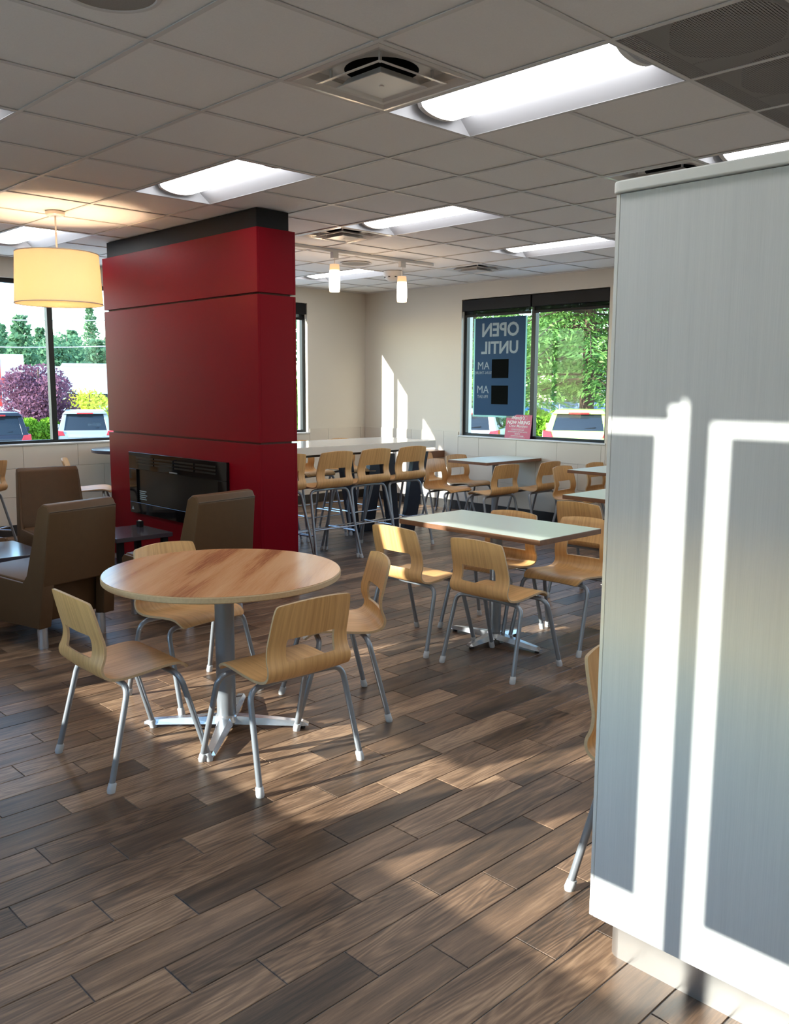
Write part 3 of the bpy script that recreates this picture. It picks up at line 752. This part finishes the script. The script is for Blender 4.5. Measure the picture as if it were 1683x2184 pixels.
top = B().lathe([(.5325, .7502), (.5325, .7512)], 96).mesh('tabletop', 'strip_veneer'); link('tabletop', top, t, rotz=math.radians(40.7))
x_base(t, .385, .385, PI / 4, .044, .71)
def rect_table(x0, x1, y0, y1, label, arms=(.36, .25)):
    cx, cy = (x0 + x1) / 2, (y0 + y1) / 2; hx, hy = (x1 - x0) / 2, (y1 - y0) / 2
    t = thing('rectangular_table', label, 'table', (cx, cy, 0), group='white rectangular tables')
    B().box(-hx, hx, -hy, hy, .719, .7495).obj('edge_band', 'wood_band', t, bevel=.002)
    B().box(-hx + .003, hx - .003, -hy + .003, hy - .003, .7496, .7508).obj('tabletop', 'laminate_white', t)
    x_base(t, arms[0], arms[1], 0, .038, .706); return t
rect_table(-1.41, -.305, 1.51, 2.115, 'nearest rectangular table with pale top and brown wooden edge')
rect_table(-1.44, -.335, 3.33, 3.94, 'half hidden pale table behind the chairs, cut by the screen wall')
rect_table(-4.28, -3.70, 5.12, 6.12, 'pale table under the window with the OPEN banner', (.25, .36))
rect_table(-2.64, -2.05, 5.12, 6.12, 'farthest pale table at the right, partly behind the screen wall', (.25, .36))

# tall counter
t = thing('tall_counter', 'tall white stone counter table on dark slanted legs tinted with blue sky reflection', 'table', (-4.255, 2.85, 0))
CX, CY0, CY1 = .405, -.95, 1.60
B().box(-CX, CX, CY0, CY1, .945, 1.02).obj('countertop', 'quartz', t, bevel=.003)
B().box(-.30, .30, CY0 + .1, CY1 - .1, .915, .944).obj('apron', 'sky_tinted_panel', t)
for sx in (-1, 1):
    for (yt0, yt1, yb0, yb1) in ((1.33, 1.54, 1.18, 1.34), (.86, 1.04, 1.02, 1.14), (-.92, -.72, -.80, -.66), (-.40, -.22, -.56, -.44)):
        xa, xb = sorted((sx * .36, sx * .30)); xc, xd = sorted((sx * .34, sx * .28))
        B().hexa([(xc, yb0, 0), (xd, yb0, 0), (xd, yb1, 0), (xc, yb1, 0)], [(xa, yt0, .904), (xb, yt0, .904), (xb, yt1, .904), (xa, yt1, .904)]).obj('leg', 'sky_tinted_panel', t, bevel=.003)
tag(B().box(-5.75, -5.27, 5.80, YF - .013, .665, .755).obj('wall_ledge', 'wood_band', bevel=.002), 'small brown wooden wall ledge just past the tall counter end', 'shelf')

# round window table (only its left edge shows beside the column)
t = thing('round_window_table', 'dark round-edged bar table at the window behind the red column', 'table', (-6.28, 2.28, 0))
B().lathe([(.455, .868), (.46, .872), (.46, .900), (.456, .904)], 64).obj('tabletop', 'laminate_dark', t, smooth=True)
x_base(t, .28, .28, PI / 4, .038, .858)

# ------------------------------------------------------------------ lounge chairs and low tables
def make_lounge(label, loc, rotz):
    """local +y is the sitting direction; rear face at y = -0.36"""
    t = thing('lounge_chair', label, 'armchair', loc, rotz, 'brown vinyl lounge chairs')
    W2 = .28
    def lean(o):        # backrest leans rearwards and the whole chair tapers upwards
        for v in o.data.vertices:
            z = v.co.z; v.co.x *= 1 - .13 * max(0, z - .13) / .75
            v.co.y -= .09 * max(0, z - .14) / .72 * (1 if v.co.y < -.15 else 0)
        return o
    sil = [(-.36, .135), (-.352, .14), (.34, .135), (.345, .40), (.32, .425), (-.17, .40), (-.205, .45), (-.265, .86), (-.30, .885), (-.345, .88), (-.37, .84)]
    def slab(x0, x1, pts): return B().hexa([(x0, y, z) for y, z in pts], [(x1, y, z) for y, z in pts])
    for s in (-1, 1):
        a, b_ = sorted((s * W2, s * (W2 - .022))); lean(slab(a, b_, sil).obj('side_panel', 'vinyl', t, bevel=.006, smooth=True))
        a, b_ = sorted((s * (W2 - .003), s * (W2 - .085))); lean(slab(a, b_, [(-.3615, .137), (-.28, .137), (-.28, .41), (-.3645, .41)]).obj('rear_post', 'vinyl', t, bevel=.005, smooth=True))
    w = W2 - .002
    lean(slab(-w, w, [(-.20, .40), (-.207, .45), (-.268, .862), (-.300, .891), (-.345, .886), (-.374, .84), (-.3655, .395), (-.33, .385)]).obj('backrest', 'vinyl', t, bevel=.009, smooth=True))
    w = W2 - .0225
    lean(slab(-w, w, [(-.24, .138), (.346, .138), (.353, .40), (.327, .434), (-.17, .410), (-.24, .37)]).obj('seat', 'vinyl', t, bevel=.012, smooth=True))
    wl_ = B(); wl_.tube([(-W2 + .004, -.3705, .845), (W2 - .004, -.3705, .845)], .004, 6); lean(wl_.obj('welt', 'vinyl_dark', t, smooth=True))
    for x in (-.215, .215):
        for y in (-.30, .28): B().lathe([(.031, 0), (.031, .134)], 20, c=(x, y, 0)).obj('leg', 'aluminium', t, smooth=True)
    return t
l0 = make_lounge('brown lounge chair nearest the camera at the left, back turned, metal legs showing', (-2.99, -.16, 0), face(-1, -.24))
dup(l0, (-2.77, .76, 0), face(-1, -.14), 'brown lounge chair right in front of the fireplace, back turned')
dup(l0, (-4.50, .64, 0), face(1, -.20), 'brown lounge chair facing the camera between the near one and the window')
dup(l0, (-4.55, -.18, 0), face(1, .12), 'brown lounge chair of which only the seat corner shows at the left edge')
def low_table(x0, x1, y0, y1, label, two=False):
    cx, cy = (x0 + x1) / 2, (y0 + y1) / 2; hx, hy = (x1 - x0) / 2, (y1 - y0) / 2
    t = thing('low_table', label, 'coffee table', (cx, cy, 0), group='dark low tables')
    B().box(-hx, hx, -hy, hy, .385, .42).obj('tabletop', 'laminate_dark', t, bevel=.003)
    B().box(-hx + .04, hx - .04, -hy + .04, hy - .04, .14, .17).obj('shelf', 'laminate_dark', t, bevel=.003)
    for sx in (-1, 1):
        for sy in (-1, 1): B().box(sx * (hx - .05) - .022, sx * (hx - .05) + .022, sy * (hy - .05) - .022, sy * (hy - .05) + .022, 0, .384).obj('leg', 'black_paint', t)
    return t
low_table(-4.15, -3.50, -.36, .12, 'dark low table reflecting blue light at the left edge')
low_table(-4.22, -3.68, .72, 1.20, 'dark low table in front of the fireplace with a small black holder on it')
t = thing('card_holder', 'small black holder with a light top standing on the low table', 'holder', (-4.10, 1.14, .42))
B().box(-.025, .025, -.02, .02, 0, .05).obj('body', 'black_paint', t, bevel=.003); B().box(-.02, .02, -.004, .004, .05, .056).obj('card', 'paper', t)
tag(B().hexa([(-.62, 1.86, 0), (-.60, 1.865, 0), (-.605, 1.885, 0)], [(-.615, 1.868, .014), (-.608, 1.87, .016), (-.609, 1.878, .012)]).obj('paper_scrap', 'paper'), 'tiny crumpled paper scrap on the floor beside the table foot', 'litter')

# ------------------------------------------------------------------ roller blinds
def blind(axis, sgn, inner, p0, p1, zb, label):
    c = inner + sgn * .028
    if axis == 'y': t = thing('roller_blind', label, 'blind', ((p0 + p1) / 2, c, ZT), 0 if sgn > 0 else PI, 'dark roller blinds')
    else: t = thing('roller_blind', label, 'blind', (c, (p0 + p1) / 2, ZT), PI / 2, 'dark roller blinds')
    h = (p1 - p0) / 2
    B().box(-h, h, -.026, .026, -.145 if sgn * (1 if axis == 'y' else -1) > 0 else -.180, -.010).obj('cassette', 'black_paint', t, bevel=.004)
    e_ = .030 if abs(p1 - .675) < 1e-6 else .012       # one cloth hangs short of its cassette end
    B().box(-h + e_, h - .012, .012, .014, zb - ZT, -.14).obj('cloth', 'blind_mesh', t)
    B().box(-h + e_, h - .012, .008, .018, zb - ZT - .03, zb - ZT).obj('bottom_bar', 'black_paint', t, bevel=.002)
    return t
blind('y', 1, YF, -5.01, -3.945, 2.475, 'left dark roller blind over the OPEN banner')
blind('y', 1, YF, -3.925, -2.88, 2.475, 'right dark roller blind above the pane with the conifer')
for (a, b_), w_ in zip(((-2.74, -1.70), (-1.66, -.64), (-.35, .675), (.69, 1.75)), ('first', 'second', 'third', 'fourth')): blind('y', -1, YN, a, b_, 2.475, 'dark roller blind behind the camera, %s pane from the big left window wall' % w_)
for a, b_, w_ in ((2.98, 4.02, 'behind'), (4.04, 5.10, 'just right of')): blind('x', -1, XL, a, b_, 2.475, 'dark roller blind on the left wall pane %s the red column' % w_)

# ------------------------------------------------------------------ banners and poster
def banner(x, y, z0, sgn, label, words=True, w=.83, h=1.217):
    """thin printed panel hung just inside the glass; print faces the street, seen mirrored from inside"""
    t = thing('window_banner', label, 'banner', (x, y, z0), 0 if sgn > 0 else PI, 'window banners')
    B().box(-w / 2 + .022, w / 2 - .022, -.002, .002, .022, h).obj('printed_panel', 'banner_navy', t)
    b = B(); b.box(-w / 2, -w / 2 + .021, -.002, .002, 0, h); b.box(w / 2 - .021, w / 2, -.002, .002, 0, h); b.box(-w / 2 + .021, w / 2 - .021, -.002, .002, 0, .021); b.obj('border', 'banner_border', t)
    if words:
        rows_ = [('OPEN', .225, .005, 1.06, .006, 'lettering'), ('UNTIL', .205, .005, .845, .006, 'lettering'), ('AM', .135, -.25, .63, .0, 'lettering'), ('SUN-THURS', .052, -.255, .545, .0, 'lettering'), ('AM', .135, -.255, .335, .0, 'lettering'), ('FRI-SAT', .052, -.255, .25, .0, 'lettering')]
        for s_, sz, px, pz, bo, nm in rows_:
            me = text_mesh('lettering', s_, sz, 'ink_grey', .0006, bo)
            # mirrored: +x of the text runs towards -x of the room
            me.transform(Matrix(((-1, 0, 0, px), (0, 0, -1, -.0035), (0, 1, 0, pz), (0, 0, 0, 1)))); me.flip_normals()
            link(nm, me, t)
        for pz in (.56, .24): B().box(-.115, .148, -.0036, -.0022, pz - .11 + .03, pz + .15).obj('blank_patch', 'patch_dark', t)
    return t
banner(-4.436, YF + .050, 1.208, 1, 'navy window banner reading OPEN UNTIL backwards with two blank dark squares')
for x in (.192, 1.203, -2.115, -1.245): banner(x, YN - .060, 1.208, -1, 'unseen navy window banner blocking sun in the windows behind the camera', False)  # last two are placed to keep sun off the floor and round table

t = thing('hiring_poster', 'small red NOW HIRING poster leaning on the window sill', 'poster', (-4.105, YF + .012, ZS + .014), math.radians(-4))
pm = Matrix.Rotation(math.radians(-7), 4, 'X')
me = B().box(-.205, .205, -.002, .002, 0, .285).mesh('board', 'poster_red', xf=pm); link('board', me, t)
for s_, sz, px, pz, bo, shr in (("Wendy's", .062, -.02, .247, .0012, .35), ('NOW HIRING', .058, 0, .190, .0018, .12), ('Crew Members', .047, 0, .148, .0003, .35), ('FLEXIBLE SCHEDULES', .021, 0, .102, .0003, 0), ('ADVANCEMENT OPPORTUNITIES', .021, 0, .077, .0003, 0), ('BENEFITS', .021, 0, .052, .0003, 0), ('COMPETITIVE WAGES', .021, 0, .027, .0003, 0)):
    me = text_mesh('lettering', s_, sz, 'ink_white', .0005, bo, shr); me.transform(pm @ Matrix(((1, 0, 0, px), (0, 0, -1, -.0032), (0, 1, 0, pz), (0, 0, 0, 1)))); link('lettering', me, t)
b = B(); b.tube([(.115 + .024 * math.cos(a * PI / 10), -.003, .250 + .024 * math.sin(a * PI / 10)) for a in range(21)], .0016, 6); b.box(-.11, .11, -.0034, -.0024, .121, .1225); b.box(-.13, .13, -.0034, -.0024, .010, .0115)
link('rule_marks', b.mesh('rule_marks', 'ink_white', xf=pm), t)

# ------------------------------------------------------------------ outdoors
def gz(x): return -.5 + .026 * (min(x, -11) + 11) if x < -11 else -.5
b = B(); xs = [-120, -60, -34, -11, 30]
for a, c_ in zip(xs, xs[1:]): b.quad((a, -60, gz(a)), (c_, -60, gz(c_)), (c_, 120, gz(c_)), (a, 120, gz(a)))
struct(b.obj('ground', 'asphalt'))
struct(B().box(-12, 8, -9.0, -3.3, -.499, -.40).obj('ground_bounce', 'concrete'))  # unseen pale slab added to bounce sunlight up onto the ceiling
struct(B().box(-11, -7.2, -3.2, 12, -.499, -.40).obj('ground_bounce', 'concrete'))  # second slab, added along the left wall for the same ceiling bounce
tag(B().box(-9.5, 6, 6.6, 9.4, -.499, -.42).obj('sidewalk', 'concrete'), 'bright sunlit concrete walk outside the banner window', 'pavement')
def crown(bm_v, bm_f, c, rad, n, leaf, flat=1.0, shell=.55, droop=0):
    for _ in range(n):
        while True:
            p = Vector((random.uniform(-1, 1), random.uniform(-1, 1), random.uniform(-1, 1)))
            if shell < p.length < 1: break
        q = Vector((c[0] + p.x * rad[0], c[1] + p.y * rad[1], c[2] + p.z * rad[2])); s = leaf * random.uniform(.6, 1.4)
        a = Vector((random.gauss(0, 1), random.gauss(0, 1), random.gauss(0, flat))).normalized(); b2 = a.orthogonal().normalized()
        w = a.cross(b2); th = random.uniform(0, 6.28); u = b2 * math.cos(th) + w * math.sin(th); v = a.cross(u)
        k_ = len(bm_v); bm_v += [tuple(q - u * s), tuple(q + v * s * .55), tuple(q + u * s), tuple(q - v * s * .55)]; bm_f.append((k_, k_ + 1, k_ + 2, k_ + 3))
def mk(name, V, F, mat, parent, **kw):
    me = bpy.data.meshes.new(name); me.from_pydata(V, [], F); me.materials.append(M[mat]); return link(name, me, parent, **kw)
def tree(name, label, cat, base, h, r, mat, n, leaf, kind='round', group=None):
    t = thing(name, label, cat, base, 0, group); V = []; F = []
    B().tube([(0, 0, 0), (.02 * h, 0, h * .4), (0, .01 * h, h * .85)], [h * .035 + .03, h * .025 + .02, .02], 10).obj('trunk', 'bark', t, smooth=True)
    if kind == 'cone':
        L_ = 11
        for i in range(L_):
            z = h * (.12 + .86 * i / L_); rr = r * (1 - i / L_) ** .8 + .08 * r
            for k_ in range(5):
                a = k_ * 1.2566 + i * .7 + random.random() * .4; crown(V, F, (rr * .55 * math.cos(a), rr * .55 * math.sin(a), z - rr * .10), (rr * .55, rr * .55, h / L_ * .5), n // (L_ * 5), leaf, 1.5, .2)
    else:
        for i in range(9):
            a = i * 2.4; q = .5 if i else 0; zc = h * (.52 + .20 * math.sin(i * 1.9)); rr = r * random.uniform(.5, .72)
            crown(V, F, (q * r * math.cos(a), q * r * math.sin(a), zc), (rr, rr, rr * .9), n // 9, leaf, 1, .35)
    mk('foliage', V, F, mat, t, kind='stuff'); return t
def hedge(name, label, x0, x1, y0, y1, z0, z1, mat, n, leaf):
    t = thing(name, label, 'hedge', ((x0 + x1) / 2, (y0 + y1) / 2, z0)); V = []; F = []; hx, hy = (x1 - x0) / 2, (y1 - y0) / 2
    c_ = max(2, int((hx + hy) / .6))
    for i in range(c_):
        f = (i + .5) / c_ * 2 - 1; cx_, cy_ = (f * hx, random.uniform(-.3, .3) * hy) if hx > hy else (random.uniform(-.3, .3) * hx, f * hy)
        crown(V, F, (cx_, cy_, (z1 - z0) * .48), (max(hx, hy) / c_ * 1.5, max(hx, hy) / c_ * 1.5, (z1 - z0) * .52), n // c_, leaf, 1, .3)
    mk('foliage', V, F, mat, t, kind='stuff'); B().tube([(0, 0, 0), (0, 0, (z1 - z0) * .5)], .04, 6).obj('stem', 'bark', t); return t

# the conifers outside the banner window
def conifer(label, base, h, r0, n, zlo=.16):
    """broad fir: whorls of drooping boughs, each bough lined with needle sprays"""
    t = thing('conifer', label, 'tree', base, 0, 'conifers outside the banner window'); V = []; F = []; bb = B()
    B().tube([(0, 0, 0), (.03, .02, h * .5), (0, 0, h)], [.26, .17, .03], 12).obj('trunk', 'bark', t, smooth=True)
    W_ = 15
    for i in range(W_):
        z = h * (zlo + (1 - zlo) * i / W_); L_ = r0 * (1 - i / W_) ** .7 + .3
        for k_ in range(9):
            a = k_ * .698 + i * .41 + random.uniform(-.2, .2); l = L_ * random.uniform(.75, 1.1); z_ = z + random.uniform(-.25, .25)
            pts = [Vector((math.cos(a) * l * s, math.sin(a) * l * s, z_ + .10 * l * s - .32 * l * s * s)) for s in (0, .35, .7, 1)]
            bb.tube(pts, [.045, .03, .02, .008], 5)
            m_ = max(6, n // (W_ * 9))
            for _ in range(m_):
                s = random.uniform(.15, 1) ** .8; j = min(2, int(s * 3)); p = pts[j].lerp(pts[j + 1], s * 3 - j if s < 1 else 1)
                side = random.uniform(-1, 1) * .34 * l * (1.15 - s * .7); nrm = Vector((-math.sin(a), math.cos(a), 0))
                q = p + nrm * side + Vector((0, 0, random.uniform(-.10, .07) - abs(side) * .18)); d = (nrm * (1 if side > 0 else -1) * .7 + Vector((math.cos(a), math.sin(a), -.35)) * .8 + Vector((random.gauss(0, .3), random.gauss(0, .3), random.gauss(0, .3)))).normalized()
                sz = random.uniform(.09, .21); w = d.cross(Vector((random.gauss(0, .6), random.gauss(0, .6), 1))).normalized() * sz * .20
                k2 = len(V); V += [tuple(q - d * sz * .5), tuple(q + w), tuple(q + d * sz), tuple(q - w)]; F.append((k2, k2 + 1, k2 + 2, k2 + 3))
    bb.obj('boughs', 'bark', t); mk('needles', V, F, 'leaf_conifer', t, kind='stuff'); return t
conifer('large conifer with sunlit drooping branches filling the right window pane', (-13.6, 21.9, -.5), 10.5, 4.3, 70000, .22)
conifer('second conifer standing behind the OPEN banner, seen at its edges', (-22.6, 26.6, -.5), 11.5, 4.1, 34000, .12)
conifer('conifer farther back showing between the branches of the large one', (-24.5, 38.2, -.5), 14, 4.5, 26000, .12)
hedge('yellow_green_shrub', 'yellow-green shrub left of the lime hatchback', -13.6, -12.0, 17.8, 19.4, -.5, .95, 'leaf_bright', 8000, .055)
hedge('dark_green_hedge', 'green hedge seen through the narrow window beside the column', -16.5, -15, 10, 14, -.6, 1.9, 'leaf_bright', 6000, .14)
t = thing('white_outbuilding', 'pale low building behind the conifer with a blue-grey fence in front', 'building', (-22.0, 44.0, -.6))
B().box(-8, 9, 0, 8, 0, 3.6).obj('wall', 'building_white', t); B().box(-8.3, 9.3, -.3, 8.3, 3.6, 3.9).obj('roof', 'concrete', t)
for x_ in (-6, -3, 0, 3, 6): B().box(x_ - .5, x_ + .5, -.03, 0.01, 1.1, 2.5).obj('window', 'car_glass', t)
t = thing('boundary_fence', 'blue-grey board fence beyond the lime hatchback', 'fence', (-18.0, 31.6, -.6))
plain('fence_blue', (.16, .24, .38), .7)
for i in range(30): B().box(-7.5 + i * .5, -7.5 + i * .5 + .46, 0, .04, 0, 1.5).obj('board', 'fence_blue', t)
for x_ in (-7.5, -2.5, 2.5, 7.4): B().box(x_, x_ + .1, .05, .15, 0, 1.6).obj('post', 'fence_blue', t)

# cars: lofted body from side profile, narrowing glasshouse
def car(label, loc, heading, mat, L_=4.5, Wd=1.8, Ht=1.65, hatch=.0, suv=True):
    """local +y is the front; rear of the car at y = -L/2"""
    t = thing('car', label, 'car', loc, heading, 'parked cars'); hw = Wd / 2; r = -L_ / 2
    body = [(r + .06, .35), (r, .55), (r + .02, .92), (r + .10, 1.02), (L_ / 2 - 1.3, 1.02), (L_ / 2 - .25, .88), (L_ / 2, .62), (L_ / 2 - .02, .32)]
    b = B(); secs = [(-1, .92), (-.94, 1.0), (.94, 1.0), (1, .92)]
    n0 = len(b.v); P = len(body); cz = .62
    for sx, k_ in secs: b.v += [(sx * hw, y * (.985 if abs(sx) == 1 else 1), cz + (z - cz) * k_) for y, z in body]
    for i in range(3):
        for j in range(P): b.f.append((n0 + i * P + j, n0 + i * P + (j + 1) % P, n0 + (i + 1) * P + (j + 1) % P, n0 + (i + 1) * P + j)); b.mi.append(0)
    b.f.append(tuple(range(n0, n0 + P))); b.f.append(tuple(n0 + 3 * P + j for j in reversed(range(P)))); b.mi += [0, 0]
    b.obj('body', mat, t, bevel=.035, smooth=True)
    g0, g1 = r + .12, L_ / 2 - 1.25; t0, t1 = r + .42, L_ / 2 - 2.05; tw = hw * .74; gw = hw * .93
    B().hexa([(-gw, g0, 1.0), (gw, g0, 1.0), (gw, g1, 1.0), (-gw, g1, 1.0)], [(-tw, t0, Ht - .06), (tw, t0, Ht - .06), (tw, t1, Ht - .06), (-tw, t1, Ht - .06)]).obj('glasshouse', 'car_glass', t, bevel=.03, smooth=True)
    B().hexa([(-tw - .03, t0 - .12, Ht - .10), (tw + .03, t0 - .12, Ht - .10), (tw + .03, t1 + .05, Ht - .10), (-tw - .03, t1 + .05, Ht - .10)], [(-tw + .06, t0 - .04, Ht), (tw - .06, t0 - .04, Ht), (tw - .06, t1 - .1, Ht), (-tw + .06, t1 - .1, Ht)]).obj('roof', mat, t, bevel=.02, smooth=True)
    for s in (-1, 1):       # pillars, tail lights, mirrors, rails
        B().hexa([(s * (gw + .004), g0 - .01, .99), (s * (gw - .16), g0 - .02, .99), (s * (gw - .16), g0 + .2, .99), (s * (gw + .004), g0 + .34, .99)], [(s * (tw + .02), t0 - .02, Ht - .07), (s * (tw - .10), t0 - .03, Ht - .07), (s * (tw - .10), t0 + .1, Ht - .07), (s * (tw + .02), t0 + .24, Ht - .07)]).obj('rear_pillar', mat, t, bevel=.01)
        B().hexa([(s * (hw + .006), r + .0, .84), (s * (hw - .26), r - .012, .86), (s * (hw - .26), r + .1, .86), (s * (hw + .006), r + .35, .88)], [(s * (hw - .0), r + .04, 1.02), (s * (hw - .2), r + .03, 1.0), (s * (hw - .2), r + .14, 1.0), (s * (hw - .0), r + .32, 1.03)]).obj('tail_light', 'tail_red', t, bevel=.01)
        B().box(*sorted((s * (gw + .02), s * (gw + .22))), L_ / 2 - 1.7, L_ / 2 - 1.58, .98, 1.12).obj('mirror', mat, t, bevel=.02)
        if suv: B().tube([(s * (tw - .02), t0, Ht + .03), (s * (tw - .02), t1, Ht + .03)], .018, 6).obj('roof_rail', 'aluminium', t)
        for y_ in (r + .85, L_ / 2 - .85):
            wl_ = B().tube([(s * (hw - .2), y_, .33), (s * (hw + .01), y_, .33)], .33, 24).obj('wheel', 'tyre', t, smooth=True); B().tube([(s * (hw + .011), y_, .33), (s * (hw + .02), y_, .33)], .2, 16).obj('rim', 'aluminium', wl_)
    B().box(-.26, .26, r - .02, r + .02, .60, .74).obj('number_plate', 'plate', t); B().box(-.55, .55, r - .022, r + .02, .80, .83).obj('chrome_strip', 'aluminium', t); B().box(-.25, .25, t0 - .14, t0 - .11, Ht - .10, Ht - .06).obj('brake_light', 'tail_red', t)
    B().box(-hw + .12, hw - .12, r - .03, r + .05, .38, .54).obj('bumper', 'black_paint', t, bevel=.02)
    B().tube([(.02, g0 + .06, 1.05), (.42, g0 + .05, 1.10)], .012, 6).obj('wiper', 'black_paint', t)
    return t
car('silver SUV seen from behind through the left window', (2.561 - .9065 * 33, -2.398 + .4225 * 33, gz(-27.4)), face(-.9065, .4225), 'car_silver')
car('black SUV cut by the left picture edge', (2.561 - .9405 * 30, -2.398 + .340 * 30, gz(-25.7)), face(-.94, .30), 'car_black')
car('blue pickup-sized car just showing beside the red column', (2.561 - .898 * 50, -2.398 + .439 * 50, gz(-42) + .05), face(.45, .9), 'car_blue')
car('lime green hatchback parked outside the right window pane', (2.561 - .556 * 24, -2.398 + .831 * 24, -.5), face(-.50, .866), 'car_lime', 3.9, 1.7, 1.52, suv=False)
car('blue car behind the yellow-green shrub', (2.561 - .605 * 30, -2.398 + .797 * 30, -.55), face(-.3, .95), 'car_blue', 4.3, 1.7, 1.45, suv=False)
car('white car behind the bottom left corner of the OPEN banner', (2.561 - .648 * 24, -2.398 + .762 * 24, -.5), face(-.5, .866), 'car_white', 4.3, 1.75, 1.5, suv=False)
# shops and greenery beyond the left window
t = thing('white_shop_building', 'long bright white shop building beyond the car park', 'building', (0, 0, 0))
D0 = Vector((-.92, .392)); N0 = Vector((-D0.y, D0.x)) * -1
def far_box(d, s0, s1, z0, z1, dep, mat, nm, parent):
    c = Vector((2.561, -2.398)) + D0 * d; P = [c + N0 * s0, c + N0 * s1, c + N0 * s1 + D0 * dep, c + N0 * s0 + D0 * dep]
    return B().hexa([(p.x, p.y, z0) for p in P], [(p.x, p.y, z1) for p in P]).obj(nm, mat, parent)
far_box(62, -9, 8, -1.6, 2.75, 12, 'building_white', 'wall', t); far_box(61.2, -9, -1.55, -1.6, 3.45, 3, 'building_white', 'raised_front', t)
far_box(61.9, .8, 8, 2.75, 2.95, 12, 'concrete', 'parapet', t); far_box(61.1, -3.05, -2.85, .2, 3.2, .1, 'tail_red', 'red_trim', t); far_box(61.0, -3.6, -2.6, 1.6, 1.95, .1, 'tail_red', 'red_trim', t)
far_box(60.8, 1.0, 4.0, .35, 1.0, .2, 'car_glass', 'shop_window', t)
def along(d, u): return (2.561 + (D0.x + N0.x * u) * d, -2.398 + (D0.y + N0.y * u) * d)
x_, y_ = along(36, -.012); tree('plum_tree', 'round purple-leaved plum tree in front of the white shop', 'tree', (x_, y_, -1.35), 4.1, 1.45, 'leaf_plum', 12000, .065)
x_, y_ = along(42, .038); tree('yellow_tree', 'small bright yellow-green tree right of the plum tree', 'tree', (x_, y_, -1.3), 2.9, 1.2, 'leaf_yellow', 4500, .07)
x_, y_ = along(34, -.020); hedge('round_hedge', 'bright green hedge between the black and silver SUVs', x_ - .8, x_ + .8, y_ - 1.1, y_ + 1.1, -1.2, .42, 'leaf_bright', 13000, .06)
x_, y_ = along(38, .062); hedge('low_hedge', 'low green hedge to the right of the silver SUV', x_ - .8, x_ + .8, y_ - 1.0, y_ + 1.0, -1.2, .15, 'leaf_bright', 5500, .07)
random.seed(3)
for i in range(40):
    u = -.10 + i * .0062; d = 84 + (i % 6) * 12; x_, y_ = along(d, u); cone = i % 3 != 1; hh_ = (7.0 + 2.2 * math.sin(i * 1.7) + random.uniform(-1, 1.2)) * (1.05 if cone else .85) * d / 100
    tree('distant_tree', ('tall narrow conifer on the wooded skyline beyond the shops' if cone else 'rounded leafy tree on the wooded skyline beyond the shops'), 'tree', (x_, y_, -1.6), hh_ + 1.6, 2.5 if cone else 2.9, 'leaf_hazed', 2600, .24, 'cone' if cone else 'round', 'trees on the skyline')
for i in range(5):
    u = .19 + i * .11; d = 40 + (i * 7) % 12; x_, y_ = along(d, u)
    tree('roadside_tree', 'green roadside tree outside, standing between the two window walls', 'tree', (x_, y_, -1.2), 7 + i % 3, 2.6, 'leaf_hazed', 1100, .25, 'round', 'roadside trees')
for k_, (za, zb) in enumerate(((5.6, 6.2), (3.95, 4.7))):
    p0 = along(58, -.16); p1 = along(58, .20)
    pts = [(p0[0] + (p1[0] - p0[0]) * s / 8, p0[1] + (p1[1] - p0[1]) * s / 8, za + (zb - za) * s / 8 - .5 * (1 - (s / 4 - 1) ** 2)) for s in range(9)]
    tag(B().tube(pts, .035, 5).obj('power_line', 'wire'), ('upper' if k_ == 0 else 'lower') + ' overhead wire crossing the treeline in the left window', 'wire')
